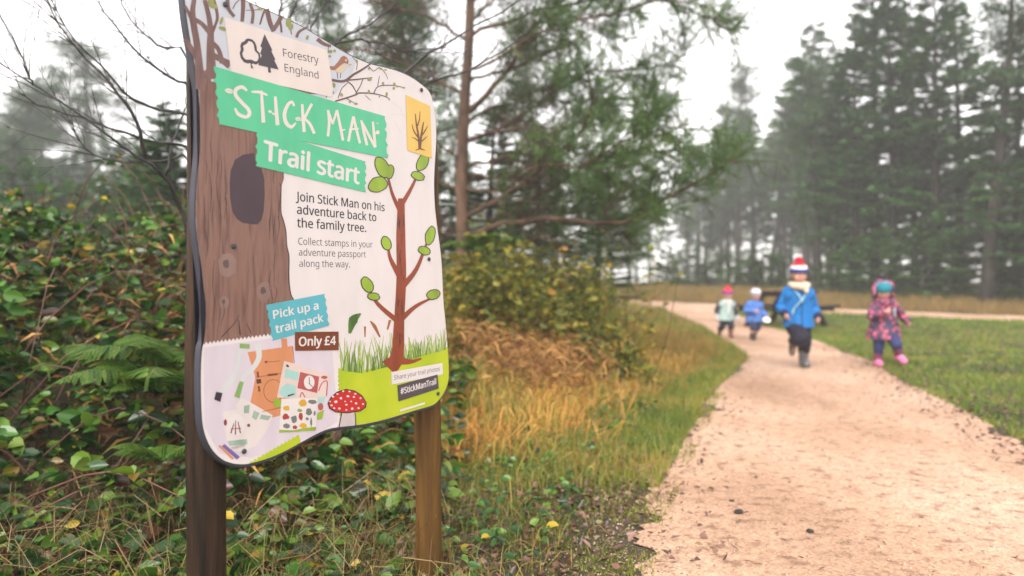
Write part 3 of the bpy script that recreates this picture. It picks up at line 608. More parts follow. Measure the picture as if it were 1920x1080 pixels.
strokes('printed_bird_legs', [(c2([(232, 345), (238, 395)]), [1.2, 1]), (c2([(262, 350), (258, 390)]), [1.2, 1]), (c2([(335, 272), (355, 276)]), [1, .5])], M_outl, 6)
strokes('printed_distant_twigs', [(c2([(690, 590), (760, 640), (800, 720)]), [.8, .8, .6]), (c2([(690, 690), (790, 700)]), [.6, .6]), (c2([(720, 760), (780, 860)]), [.8, .6])], ink('printed_faint_blue', 208, 220, 216), 1)
# hollow in the trunk
art('trunk_hollow_print', [[(440, 300), (455, 290), (476, 287), (480, 312), (490, 316), (495, 335), (496, 365), (494, 395), (490, 412), (482, 421), (468, 420), (455, 418), (444, 411), (435, 396), (431, 370), (430, 345), (432, 320)]], M_hole, 3)
def knot(cx, cy, r, sd):
    strokes('printed_knot', [blob(cx, cy, r, r * 1.35, 18, .08, sd)], ink('printed_knot_ring', 152, 122, 112, var=.1), 3)
    strokes('printed_knot_core', [blob(cx - r * .15, cy - r * .15, r * .35, r * .5, 12, .15, sd)], ink('printed_knot_core', 104, 84, 80, var=.15), 4)
knot(426, 497, 17, 1); knot(495, 547, 14, 2); knot(420, 567, 9, 3)
strokes('printed_root_lines', [([(415, 632), (440, 605), (448, 590)], [2, 1.5, 1]), ([(450, 628), (447, 600)], [3, 1]), ([(470, 625), (462, 606)], [2, 1])] +
        [([(385 + 7.6 * i + random.uniform(-3, 3), y0 := 250 + random.uniform(0, 320)), (386 + 7.6 * i + random.uniform(-4, 4), y0 + random.uniform(12, 34)), (385 + 7.6 * i + random.uniform(-4, 4), y0 + random.uniform(40, 60))], [.6, 1.2, .5]) for i in list(range(19)) * 4 if not (425 < 385 + 7.6 * i < 500 and 270 < y0 < 430)], M_outl, 3)
# meadow grasses
rr = random.Random(5)
def tuft(x0, x1, yb, h, n, lean=0.25):
    out = []
    for _ in range(n):
        x = rr.uniform(x0, x1); hh = h * rr.uniform(.5, 1.1); l = rr.uniform(-lean, lean) * hh
        yy = yb(x) if callable(yb) else yb
        out.append(([(x, yy), (x + l * .4, yy - hh * .55), (x + l, yy - hh)], [2.6, 1.8, .5]))
    return out
yb = lambda x: np.interp(x, [634, 680, 740, 790, 838], [694, 700, 684, 668, 655])
strokes('printed_grass', tuft(640, 742, yb, 58, 62) + tuft(742, 836, yb, 40, 44), M_grassp, 2)
strokes('printed_grass_shade', tuft(640, 740, yb, 40, 26) + tuft(744, 836, yb, 28, 22), M_grassd, 3)
strokes('printed_seed_heads', [([(712, 632), (702, 612), (694, 602)], [3, 7, 2]), ([(726, 618), (731, 600)], [3, 5]), ([(684, 632), (684, 612)], [2, 4])], ink('printed_rust', 172, 106, 72), 3)
strokes('printed_fern', [([(655, 625), (662, 600), (676, 588)], [5, 18, 3])], ink('printed_fern_green', 104, 152, 62, var=.25), 4)
# a plain leafy sapling drawn on the meadow
strokes('printed_sapling', [([(728, 690), (744, 668), (748, 600), (752, 520), (751, 440), (752, 372)], [34, 24, 19, 18, 17, 12]), ([(752, 540), (780, 505), (800, 455)], [12, 8, 4]), ([(750, 520), (732, 486), (727, 462)], [11, 7, 4]),
         ([(752, 400), (736, 366), (728, 336)], [9, 6, 4]), ([(752, 385), (772, 350), (786, 318)], [9, 6, 3]), ([(750, 600), (778, 575), (806, 560)], [11, 7, 4]), ([(748, 605), (708, 570), (694, 546)], [10, 7, 3]), ([(748, 676), (770, 678), (790, 672)], [16, 8, 3])], M_stalk, 5)
lf = [(716, 314, 11, 20, -25), (708, 346, 18, 13, -20), (792, 304, 9, 17, 25), (806, 442, 8, 17, 15), (724, 456, 8, 13, -20), (812, 552, 12, 8, -20), (688, 534, 9, 15, -30), (730, 322, 7, 13, 10), (783, 330, 12, 7, 20), (795, 470, 11, 7, 20), (700, 556, 11, 6, 10)]
strokes('printed_sapling_leaf_edges', [blob(x, y, a + 1.8, b + 1.8, 14, .06, i, r) for i, (x, y, a, b, r) in enumerate(lf)], M_outl, 6)
strokes('printed_sapling_leaves', [blob(x, y, a, b, 14, .06, i, r) for i, (x, y, a, b, r) in enumerate(lf)], M_leafp, 7)
strokes('printed_sapling_bark_lines', [([(x, y), (x + rr.uniform(-2, 2), y + rr.uniform(8, 26))], [1.3, .6]) for x, y in [(rr.uniform(744, 757), rr.uniform(400, 640)) for _ in range(26)]], M_outl, 6)
# trail-pack picture, bottom left
top = [(379 + i * (545 - 379) / 46, 644 + (622 - 644) * i / 46 + (2.6 if i % 2 else -2.4)) for i in range(47)]
rgt = [(631 + i * .18 + (1.5 if i % 2 else -1.5), 650 + i * 4.0) for i in range(39)]
bot = [(632, 806), (596, 822), (560, 840), (520, 855), (480, 868), (445, 874)]
art_uv('pack_picture_border', [clip(top + rgt + bot + [(400, 870), (360, 800), (360, 660)])], M_white, 4)
art_uv('pack_picture', [clip([(381, 652), (545, 629), (622, 652), (628, 720), (633, 790), (598, 812), (560, 828), (520, 846), (470, 858), (410, 850), (383, 800)])], M_photo, 5)
scal = [(470 + i * 3.6, 866 - i * 2.05 + (2 if i % 2 else -2)) for i in range(26)]
art_uv('lime_border_print', [clip(scal + [(566, 838), (540, 856), (500, 872), (462, 880)])], M_lime, 6)
def c5(pts): return [(360 + x / 3.723, 600 + y / 3.723) for x, y in pts]
strokes('printed_strap', [(c5([(345, 180), (330, 240), (315, 330), (270, 420), (200, 510)]), [12, 6, 8, 11, 12]), (c5([(455, 160), (465, 260), (420, 340), (360, 400), (315, 540)]), [11, 10, 9, 8, 11])], ink('printed_pale_strap', 222, 226, 224), 6)
strokes('printed_strap_marks', [(c5([(330, 180), (400, 185)]), [9, 9]), (c5([(345, 430), (310, 540)]), [8, 11])], ink('printed_strap_green', 150, 190, 112, var=.3), 7)
strokes('printed_buckle', [c5([(165, 500), (210, 510), (195, 572), (152, 555)])], M_ink, 7)
strokes('printed_envelope', [c5([(385, 225), (700, 180), (720, 640), (560, 680), (400, 610), (440, 400)]), c5([(620, 130), (660, 130), (665, 190), (625, 195)])], M_tan, 6)
strokes('printed_envelope_lines', [(c5([(440, 400), (620, 372)]), [1, 1]), (c5([(525, 385), (595, 377)]), [4, 4]), (c5([(505, 295), (525, 290)]), [4, 4]), (c5([(530, 293), (610, 285)]), [1, 1]), (c5([(455, 360), (460, 400)]), [4, 4]), (c5([(463, 460), (468, 500)]), [4, 4]), (c5([(700, 185), (712, 300)]), [1, 1]), (c5([(490, 640), (620, 610)]), [1, 1])] +
        [(c5([(565 + 68 * math.cos(a), 495 + 80 * math.sin(a)), (565 + 68 * math.cos(a + .45), 495 + 80 * math.sin(a + .45))]), [1, 1]) for a in np.arange(0, 6.28, .42)], ink('printed_envelope_ink', 130, 78, 56), 7)
strokes('printed_buckle_square', [c5([(445, 415), (478, 410), (482, 440), (450, 446)])], ink('printed_dark_tan', 96, 66, 56), 7)
strokes('printed_card', [c5([(640, 285), (970, 380), (930, 540), (870, 560), (590, 540)])], ink('printed_peach', 236, 214, 206), 8)
strokes('printed_card_pictures', [c5([(650, 340), (745, 365), (735, 425), (640, 400)]), c5([(620, 470), (660, 440), (720, 460), (725, 530), (640, 545), (605, 510)]), c5([(875, 540), (930, 530), (910, 600), (880, 590)])], ink('printed_aqua', 176, 220, 212), 9)
strokes('printed_card_reds', [c5([(752, 362), (885, 395), (870, 510), (732, 475)]), blob(*c5([(920, 400)])[0], 6, 3), (c5([(880, 495), (905, 440), (940, 430), (935, 530)]), [2, 2, 2, 2]), blob(*c5([(895, 605)])[0], 5, 7), (c5([(750, 540), (765, 505), (785, 540)]), [2, 2, 2])], ink('printed_soft_red', 186, 92, 92, var=.15), 9)
strokes('printed_card_clock', [blob(*c5([(815, 435)])[0], 10, 13)], M_white, 10)
strokes('printed_clock_hands', [(c5([(815, 400), (815, 445)]), [1.2, 1.2]), (c5([(812, 440), (840, 470)]), [1.2, 1.2]), (c5([(665, 530), (710, 515)]), [3, 2]), (c5([(655, 315), (672, 325)]), [4, 3])], M_ink, 11)
strokes('printed_lower_card', [c5([(620, 550), (870, 545), (860, 770), (605, 785)])], M_white, 11)
sm = random.Random(3); cols = [('printed_sticker_gold', (226, 176, 62)), ('printed_sticker_red', (180, 72, 58)), ('printed_sticker_grey', (122, 128, 126)), ('printed_sticker_green', (140, 170, 90))]
pos = [(768, 580, 7, 7, 0), (655, 615, 6, 5, 0), (650, 675, 6, 6, 1), (708, 693, 6, 7, 2), (757, 675, 4, 8, 1), (812, 640, 6, 6, 2), (655, 740, 6, 5, 2), (715, 748, 5, 4, 1), (772, 737, 7, 5, 0), (828, 712, 2, 9, 2), (852, 650, 2, 5, 2), (748, 630, 5, 3, 3), (800, 690, 3, 3, 2), (835, 570, 9, 4, 2)]
for ci, (nm, c) in enumerate(cols):
    strokes(nm, [blob(*c5([(x, y)])[0], a, b, 12, .2, i) for i, (x, y, a, b, k) in enumerate(pos) if k == ci], ink(nm, *c), 12)
strokes('printed_sticker_grass', [c5([(605, 765), (700, 770), (790, 752), (862, 745), (860, 770), (605, 785)]), c5([(570, 545), (620, 560), (615, 610), (565, 600)]), c5([(872, 650), (918, 625), (905, 690), (870, 697)])], M_leafp, 12)
strokes('printed_passport', [c5([(210, 640), (350, 615), (420, 880), (365, 925), (250, 900)]), c5([(300, 600), (345, 540), (560, 665), (520, 770), (440, 880), (400, 890), (330, 640)])], ink('printed_off_white', 238, 228, 224), 6)
strokes('printed_passport_pictures', [c5([(360, 600), (400, 590), (395, 650), (360, 650)]), c5([(430, 630), (470, 650), (445, 700), (415, 680)]), c5([(480, 660), (550, 670), (530, 700), (470, 690)]), c5([(245, 845), (380, 830), (385, 865), (260, 880)])], ink('printed_sage', 170, 196, 180, var=.2), 7)
strokes('printed_passport_badge', [blob(*c5([(303, 730)])[0], 18, 21)], M_white, 8)
strokes('printed_badge_twigs', [(c5([(268, 790), (290, 720)]), [2.6, 1.6]), (c5([(300, 800), (302, 700)]), [2.6, 1.4]), (c5([(335, 790), (318, 710)]), [2.6, 1.6]), (c5([(265, 760), (340, 755)]), [1.4, 1.4]), blob(*c5([(392, 735)])[0], 3, 3), blob(*c5([(230, 715)])[0], 3, 6)], ink('printed_maroon', 146, 62, 74), 9)
strokes('printed_purple_band', [c5([(225, 865), (332, 955), (310, 975), (205, 880)])], M_purple, 7)
strokes('printed_tan_band', [c5([(180, 880), (195, 872), (292, 965), (278, 975)])], M_tan, 7)
text('passport_lettering', 'PASSPORT', c5([(272, 905)])[0], c5([(370, 880)])[0], 4.6, M_ink2, 10)
# toadstool
art_uv('toadstool_stem_print', [clip([(641, 768), (664, 770), (666, 790), (667, 815), (632, 815), (637, 790)])], M_stem, 13)
strokes('toadstool_outline_print', [([(641, 768), (637, 788), (634, 803)], [1.6, 1.6, 1.6]), ([(664, 770), (665.5, 785), (666, 800)], [1.6, 1.6, 1.6]), [(613, 756), (619, 744), (631, 734), (648, 729), (664, 732), (678, 741), (686.5, 755), (685, 764), (675, 771), (650, 775), (628, 773), (616, 766)]], M_outl, 14)
strokes('toadstool_cap_print', [[(615, 756), (621, 745), (632, 736), (648, 731), (663, 734), (676, 742), (684.5, 755), (683, 763), (674, 769), (650, 773), (629, 771), (618, 765)]], M_red, 15)
def c6(x, y): return (600 + x / 4.154, 560 + y / 4.154)
strokes('toadstool_spots_print', [blob(*c6(x, y), s, s * .8, 9, .15, i) for i, (x, y, s) in enumerate([(95, 762, 2.4), (158, 775, 2.6), (212, 760, 2.6), (258, 765, 2.2), (310, 775, 2), (118, 802, 3), (190, 800, 1.6), (238, 800, 1.8), (275, 815, 2.4), (330, 820, 2), (85, 830, 2.2), (200, 825, 2.2), (145, 855, 2.4), (245, 855, 2.6), (295, 852, 2.2), (175, 720, 2), (225, 722, 2), (270, 740, 2), (130, 742, 2), (105, 852, 2), (72, 800, 1.6), (200, 866, 1.8)])], M_white, 16)
# banners and lettering
art('logo_panel', [[(420, 32.4), (613, 94), (617, 122), (621, 148), (624, 168), (621, 182), (433, 140)]], M_cream, 7)
strokes('logo_broadleaf_tree', [c1([(700, 390), (740, 400), (770, 430), (785, 470), (790, 515), (815, 535), (822, 560), (825, 600), (815, 635), (780, 655), (745, 645), (735, 655), (755, 695), (728, 692), (722, 640), (695, 645), (655, 630), (625, 590), (612, 540), (625, 500), (618, 465), (632, 430), (660, 420), (675, 398)])], M_char, 8)
strokes('logo_broadleaf_crown', [c1([(702, 418), (735, 425), (755, 455), (765, 515), (800, 550), (805, 590), (790, 620), (765, 622), (735, 605), (705, 605), (675, 605), (650, 580), (640, 545), (655, 505), (648, 465), (672, 452), (690, 440)])], M_cream, 9)
strokes('logo_conifer', [c1([(865, 345), (905, 430), (945, 510), (932, 515), (975, 605), (962, 608), (1008, 705), (925, 688), (930, 738), (902, 735), (898, 682), (800, 660), (835, 560), (820, 545), (838, 485), (822, 470)])], M_char, 10)
text('logo_lettering', 'Forestry', (530.4, 106.0), (597, 119.8), 14.8, M_char, 8)
text('logo_lettering', 'England', (533.1, 133.7), (596.8, 148.1), 14.3, M_char, 8)
art('green_banner', [torn((409.3, 233), (401, 124), 5, 4, 1)[::1] + torn((722, 218), (725.5, 296.6), 4, 3, 2) + [(561, 264)] + torn((685, 303), (684, 360.4), 4, 2.6, 3) + torn((479, 311), (481.5, 248.4), 3, 3, 4)], M_green, 9)
def c3(pts): return [(390 + x / 4.154, 110 + y / 4.154) for x, y in pts]
strokes('twig_lettering', [
    (c3([(300, 250), (262, 222), (215, 240), (212, 285), (262, 345), (310, 395), (318, 435), (288, 455), (232, 432), (205, 385)]), [4, 6.5, 7, 6.5, 6.5, 6.5, 7, 6, 6.5, 3]), (c3([(335, 258), (400, 262), (460, 285)]), [3.5, 5.5, 3.5]), (c3([(412, 250), (420, 370), (428, 498)]), [4.5, 6, 7]),
    (c3([(520, 295), (528, 400), (538, 518)]), [5, 6.5, 7]), (c3([(530, 440), (495, 425)]), [4, 3]), (c3([(668, 370), (650, 338), (618, 360), (592, 430), (605, 500), (645, 532), (682, 500)]), [4, 5, 6, 7, 7, 6.5, 2.5]),
    (c3([(730, 355), (736, 460), (746, 572)]), [4.5, 6, 6]), (c3([(740, 480), (780, 400), (806, 352)]), [5, 5, 5]), (c3([(745, 465), (790, 510), (825, 585)]), [4, 5.5, 5.5]), (c3([(735, 482), (712, 478)]), [2.5, 2]),
    (c3([(932, 400), (940, 500), (930, 606)]), [4.5, 5, 5]), (c3([(930, 402), (965, 500), (972, 500)]), [4.5, 4, 3.5]), (c3([(970, 500), (1000, 405)]), [3.5, 4.5]), (c3([(1000, 400), (1025, 520), (1048, 638)]), [4.5, 5, 5]), (c3([(1035, 560), (1066, 552)]), [3, 2]),
    (c3([(1130, 450), (1110, 540), (1090, 645)]), [5, 5, 5]), (c3([(1128, 450), (1152, 550), (1180, 660)]), [5, 5, 4.5]), (c3([(1095, 552), (1170, 545)]), [3.5, 3.5]),
    (c3([(1188, 480), (1212, 580), (1235, 675)]), [3, 5, 5]), (c3([(1190, 485), (1245, 590), (1300, 692)]), [4, 5, 5]), (c3([(1280, 490), (1290, 590), (1300, 690)]), [4, 5, 4.5]), (c3([(1290, 590), (1325, 568)]), [3, 5])], M_cream, 10)
strokes('twig_lettering_leaves', [blob(*c3([(160, 252)])[0], 8, 4.5, 14, .05, 1, 15), blob(*c3([(697, 470)])[0], 5.5, 3.6, 12, .05, 2), blob(*c3([(480, 413)])[0], 4, 2.6, 10, .05, 3, 20), blob(*c3([(1318, 575)])[0], 3.6, 4, 10, .05, 4)], M_cream, 11)
strokes('twig_leaf_veins', [(c3([(135, 248), (190, 258)]), [1, 1]), (c3([(675, 470), (718, 472)]), [.9, .9])], M_green, 12)
text('trademark_lettering', 'TM', c3([(1302, 508)])[0], c3([(1326, 512)])[0], 3.0, M_cream, 10)
text('banner_lettering', 'Trail start', (493.5, 299.0), (672, 345), 36, M_white, 10, bold=.055)
art('teal_label', [torn((510, 639), (498.6, 571.7), 4, 2.2, 5) + torn((608, 550.8), (615.7, 610.6), 4, 2.0, 6)], M_teal, 9)
text('teal_label_lettering', 'Pick up a', (512.5, 597.8), (596.3, 579.3), 15.5, M_white, 10, bold=.045)
text('teal_label_lettering', 'trail pack', (516.4, 624.8), (605.5, 602.5), 15.5, M_white, 10, bold=.045)
art('price_label', [[(551.8, 622.4), (633.8, 621.7), (634, 656.4), (552.5, 657.8)]], M_brown, 13)
text('price_label_lettering', 'Only £4', (559.4, 648.8), (628.2, 646.0), 16.7, M_white, 14, bold=.05)
for s_, p0, p1 in (('Join Stick Man on his', (554.5, 376.2), (720.8, 396.2)), ('adventure back to', (556.7, 400.8), (705.3, 415)), ('the family tree.', (557, 425.8), (686.3, 435))):
    text('bold_lettering', s_, p0, p1, 17.2, M_ink, 1, bold=.025)
for s_, p0, p1 in (('Collect stamps in your', (559, 458.7), (698.3, 464.4)), ('adventure passport', (560, 479.2), (685.8, 482.8)), ('along the way.', (560.8, 500.3), (655.8, 501.4))):
    text('small_lettering', s_, p0, p1, 13.2, M_ink2, 1)
art('photo_label', [[(732.4, 697.7), (828.7, 680.4), (830, 702), (733.6, 721.3)]], M_white, 9)
text('photo_label_lettering', 'Share your trail photos', (738.4, 712.3), (824, 695), 8.6, M_ink2, 10)
art('dark_label', [[(744, 722.5), (819.6, 702), (822, 728.5), (746.4, 752.6)]], M_char, 10)
text('dark_label_lettering', '#StickManTrail', (750.5, 739.5), (817, 720), 11.5, M_white, 11, bold=.04)
art('small_print_line', [[(749, 768), (796, 754), (796, 758), (749, 772)]], M_white, 9)
art('yellow_badge', [[(760, 177.8), (806, 199), (809, 296.7), (763, 282)]], M_yellow, 9)
strokes('badge_bush_print', [(c2([(925, 990), (920, 900), (900, 780), (890, 690)]), [4, 4, 3, 1.5]), (c2([(930, 990), (940, 880), (960, 760)]), [4, 4, 2]), (c2([(922, 900), (880, 840), (862, 780)]), [3, 2.5, 1.2]), (c2([(940, 880), (975, 830), (995, 790)]), [3, 2.4, 1]), (c2([(925, 930), (890, 900), (860, 890)]), [2.4, 2, 1]),
        (c2([(935, 930), (970, 900), (990, 880)]), [2.4, 2, 1]), (c2([(905, 800), (925, 740), (930, 670)]), [2.6, 2, 1]), (c2([(925, 985), (890, 1000)]), [3, 1]), (c2([(930, 985), (975, 1000)]), [3, 1])], ink('printed_badge_brown', 122, 76, 44), 10)
# screws
for px, py in ((437, 462), (803, 486), (820, 738), (456, 846), (421, 9), (789, 169)):
    u, v = board_uv(px, py); q = Geo()
    q.lathe([(.0001, -.0008 - .0065), (.0034, -.0008 - .006), (.0052, -.0008 - .0045), (.0055, -.0060 + .001), (.0055, 0)], seg=12, rot=[[1, 0, 0], [0, 0, 1], [0, -1, 0]])
    q.v = [x * [1, .45, 1] + np.array([u, -.0022, v]) for x in q.v]
    q.link('screw', M_screw, board, True)
# posts
def post(px, py, r, lean, mat, seed):
    u = board_uv(px, py, .018 + r + .001)[0]; zt = board_uv(px, 215 if px > 600 else 30, .018 + r)[1] - .02
    q = Geo(); zs = np.linspace(-.25, zt, 26); r_ = np.random.default_rng(seed)
    zc = board_uv(px, py, .018 + r)[1]
    pts = [(u + (z - zc) * lean + .0015 * math.sin(z * 7), .018 + r + .0045 + .0012 * math.sin(z * 9 + 1), z) for z in zs]
    rad = r * (1 + .03 * np.sin(zs * 11 + seed)); rad[-1] *= .9
    q.tube(pts, rad, 28)
    return q.link('post', mat, sign, True)
post(388, 960, .0395, 0.0, M_post, 1)
post(803, 800, .0385, -.02, M_post2, 2)

# ------------------------------------------------------------------ vegetation materials
M_bark_pine = noise_mat('pine_bark', [(.3, (.030, .018, .012)), (.55, (.085, .048, .030)), (.75, (.13, .075, .045))], scale=10, detail=8, rough=.85, bump=.9, stretch=(1, 1, .35), dist=.02)
M_bark_dark = noise_mat('dark_conifer_bark', [(.3, (.016, .014, .011)), (.7, (.048, .040, .031))], scale=6, detail=7, rough=.9, bump=.8, stretch=(1, 1, .3), dist=.03)
M_twigdark = noise_mat('wet_dark_twig', [(.3, (.006, .0045, .004)), (.7, (.022, .016, .013))], scale=20, rough=.5, bump=.2, spec=.5)
M_twigmid = noise_mat('dead_twig', [(.3, (.035, .020, .014)), (.7, (.09, .058, .04))], scale=20, rough=.8, bump=0)
M_needle = leaf_mat('pine_needles', [(0, (.024, .065, .018)), (.5, (.058, .135, .026)), (.85, (.11, .19, .030)), (1, (.18, .23, .036))], rough=.5, trans=.25, patch=.45, pscale=1.1)
M_spruce = leaf_mat('spruce_sprays', [(0, (.018, .056, .014)), (.55, (.042, .125, .026)), (1, (.11, .20, .036))], rough=.55, trans=.2, patch=.6, pscale=.5)
M_spruce_y = leaf_mat('young_spruce_sprays', [(0, (.020, .065, .014)), (.55, (.05, .13, .024)), (1, (.11, .20, .035))], rough=.55, trans=.25, patch=.5, pscale=1.0)
M_pinecrown = leaf_mat('tall_pine_needles', [(0, (.022, .050, .018)), (.6, (.046, .105, .030)), (1, (.09, .15, .038))], rough=.6, trans=.2, patch=.5, pscale=.6)
M_bramble = leaf_mat('bramble_leaves', [(0, (.007, .020, .005)), (.26, (.016, .058, .009)), (.54, (.046, .14, .015)), (.80, (.13, .22, .022)), (.90, (.085, .042, .016)), (.955, (.045, .014, .012)), (.982, (.36, .25, .016)), (1, (.46, .33, .025))], rough=.28, trans=.25, spec=.45)
M_bank = leaf_mat('autumn_bank_leaves', [(0, (.018, .036, .008)), (.25, (.05, .090, .013)), (.50, (.12, .15, .018)), (.70, (.24, .18, .022)), (.82, (.28, .11, .018)), (.90, (.08, .026, .010)), (1, (.42, .29, .03))], rough=.45, trans=.3, patch=.55, pscale=1.3)
M_fern = leaf_mat('fern_pinnae', [(0, (.03, .09, .014)), (.55, (.075, .17, .022)), (.88, (.15, .23, .03)), (1, (.26, .15, .04))], rough=.4, trans=.35)
M_bracken = leaf_mat('dead_bracken', [(0, (.09, .034, .012)), (.5, (.25, .11, .030)), (1, (.44, .25, .07))], rough=.7, trans=.2)
M_grass = leaf_mat('green_grass', [(0, (.045, .075, .010)), (.25, (.08, .15, .014)), (.50, (.145, .225, .020)), (.75, (.25, .28, .030)), (.9, (.30, .21, .05)), (1, (.36, .22, .08))], rough=.5, trans=.35, patch=.6, pscale=1.3)
M_straw = leaf_mat('dead_orange_grass', [(0, (.30, .12, .026)), (.28, (.58, .26, .05)), (.50, (.68, .38, .10)), (.66, (.24, .25, .035)), (.80, (.34, .32, .06)), (1, (.66, .46, .19))], rough=.6, trans=.3, patch=.5, pscale=2.2)
M_hay = leaf_mat('pale_dead_grass', [(0, (.08, .045, .018)), (.5, (.19, .115, .045)), (1, (.34, .24, .11))], rough=.6, trans=.25)
M_litter = leaf_mat('fallen_leaves', [(0, (.030, .014, .010)), (.4, (.085, .038, .026)), (.7, (.16, .075, .048)), (.9, (.24, .14, .10)), (.97, (.12, .15, .03)), (1, (.30, .12, .03))], rough=.35, trans=.08, spec=.5)

def rand_unit(n, zmin=-1, zmax=1):
    z = rng.uniform(zmin, zmax, n); a = rng.uniform(0, 2 * math.pi, n); s = np.sqrt(np.maximum(0, 1 - z * z))
    return np.stack([s * np.cos(a), s * np.sin(a), z], -1)
def perp(D):
    return unit(np.cross(D, rand_unit(len(D))))
def curve_pts(pts, n):
    p = np.asarray(pts, float); m = len(p)
    t = np.linspace(0, m - 1, n); i = np.clip(t.astype(int), 0, m - 2); f = (t - i)[:, None]
    g = np.gradient(p, axis=0) if m > 2 else np.repeat((p[1] - p[0])[None], 2, 0)
    return (2 * f**3 - 3 * f**2 + 1) * p[i] + (f**3 - 2 * f**2 + f) * g[i] + (-2 * f**3 + 3 * f**2) * p[i + 1] + (f**3 - f**2) * g[i + 1]
def wander(p0, d, length, n, wob, curl=np.zeros(3)):
    d = unit(np.asarray(d, float)); p = [np.asarray(p0, float)]; st = length / (n - 1)
    for _ in range(n - 1):
        d = unit(d + rng.normal(0, wob, 3) + np.asarray(curl)); p.append(p[-1] + d * st)
    return np.array(p)

# ------------------------------------------------------------------ the pine behind the board
def tufts(G, P, D, n, L, w, spread=.55):
    P = np.repeat(P, n, 0); D = np.repeat(D, n, 0); m = len(P)
    dd = unit(D + rng.normal(0, spread, (m, 3)))
    G.cards(P - D * rng.uniform(0, .09, (m, 1)), dd, perp(dd), L * rng.uniform(.7, 1.15, m), w, shape='blade', droop=.06)

def make_pine():
    Y = 8.0
    b = at(868, 500, Y); b[2] = float(ground(b[0], b[1])) - .1
    root = empty('pine_tree', b); o = b
    wood, dead, needles = Geo(), Geo(), Geo()
    tr = curve_pts([b, at(868, 480, Y), at(866, 330, Y), at(871, 200, Y), at(880, 60, Y), at(884, -120, Y), at(880, -420, Y + .2)], 30)
    wood.tube(tr - o, np.linspace(.085, .035, 30), 10)
    limbs = [([(875, 215), (920, 170), (965, 110), (1005, 45), (1030, 0), (1060, -50)], -.3, .030), ([(870, 446), (935, 425), (1010, 412), (1080, 412), (1130, 420), (1185, 412), (1235, 385), (1280, 355), (1340, 325), (1385, 298)], -1.3, .030),
             ([(885, 402), (970, 350), (1030, 300), (1080, 260), (1107, 200), (1105, 130)], -.9, .028), ([(872, 270), (915, 250), (985, 215), (1045, 170), (1120, 135), (1220, 127), (1290, 100)], .6, .020),
             ([(868, 262), (940, 248), (1015, 245), (1080, 285), (1170, 290), (1270, 280), (1350, 268)], -.5, .016), ([(880, 60), (960, 40), (1060, 10), (1180, -10), (1300, 20), (1370, 60)], .4, .02),
             ([(868, 330), (930, 330), (1010, 340), (1120, 345), (1230, 335)], .9, .016), ([(882, 10), (950, -60), (1060, -100), (1200, -90)], -.6, .02), ([(866, 360), (800, 330), (720, 310)], 1.0, .016),
             ([(870, 180), (800, 140), (700, 100), (620, 90)], .5, .018), ([(878, 80), (800, 30), (700, 0), (600, -30)], .9, .018), ([(868, 300), (820, 270), (760, 230), (690, 180)], -.3, .014), ([(884, 0), (820, -60), (740, -100)], -.4, .016),
             ([(870, 150), (950, 130), (1030, 100), (1100, 60), (1160, 20)], 1.3, .018), ([(868, 380), (940, 385), (1040, 380), (1150, 375), (1220, 365)], .5, .014), ([(868, 230), (930, 200), (1010, 190), (1090, 200), (1150, 230)], 1.6, .016),
             ([(868, 420), (960, 400), (1050, 340), (1120, 300), (1190, 240), (1260, 190)], 1.2, .02), ([(868, 310), (960, 290), (1060, 240), (1150, 190), (1230, 180)], .3, .016),
             ([(868, 440), (930, 455), (1010, 450), (1100, 440), (1190, 430)], .3, .014), ([(868, 350), (930, 360), (1010, 310), (1090, 310), (1180, 260), (1300, 225)], -1.5, .016), ([(872, 140), (950, 100), (1020, 60), (1090, 40), (1200, 10), (1290, -10)], -1.3, .016),
             ([(868, 430), (830, 440), (780, 430)], .8, .012), ([(880, 40), (940, -10), (1000, -60)], 1.0, .016)]
    for px, dY, r in limbs:
        n = 18
        base = curve_pts(px, n); t = np.linspace(0, 1, n)
        L = np.array([at(x, y, Y + dY * tt_) for (x, y), tt_ in zip(base, t)])
        L[0] = tr[np.argmin(((tr[:, 2] - L[0][2]) ** 2))]
        L[1:] += rng.normal(0, .012, (n - 1, 3))
        wood.tube(L - o, np.linspace(r * 1.15, .007, n), 6)
        total = np.sum(np.linalg.norm(np.diff(L, axis=0), axis=1)); k = int(total / .060)
        right = px[-1][0] > 900
        for q in range(k):
            f = rng.uniform(.12, 1.0); i = min(int(f * (n - 1)), n - 2); P = L[i] + (L[i + 1] - L[i]) * (f * (n - 1) - i)
            d = unit(L[i + 1] - L[i]); side = unit(np.cross(d, rand_unit(1)[0]))
            dirn = unit(d * .7 + side * .8 + np.array([0, 0, .12])); ln = rng.uniform(.25, .75) * (1.05 - .45 * f)
            alive = (f > .47 or rng.random() < .16 + .5 * max(0, f - .25)) if right else (f > .75 and rng.random() < .35)
            sp = wander(P, dirn, ln, 6, .13, (0, 0, .03))
            (wood if alive else dead).tube(sp - o, np.linspace(.006, .002, 6), 4, cap=False)
            for _ in range(7 if alive else 9):
                j = rng.integers(1, 6); dd = unit(unit(sp[-1] - sp[0]) * .6 + rand_unit(1)[0] * .75)
                l2 = rng.uniform(.12, .34); s2 = wander(sp[j], dd, l2, 4, .12)
                (wood if alive else dead).tube(s2 - o, [.0032, .0028, .0022, .0016], 3, cap=False)
                if alive: tufts(needles, s2[1:] - o, unit(s2[1:] - s2[:-1]), 10, .075, .0048)
            if alive: tufts(needles, sp[2:] - o, unit(sp[2:] - sp[1:-1]), 10, .078, .0048)
    wood.link('trunk', M_bark_pine, root, True)
    dead.link('dead_twigs', M_twigmid, root)
    needles.link('crown', M_needle, root)
    tag(root, 'bushy green pine spreading its limbs to the right behind the sign', 'tree')
make_pine()

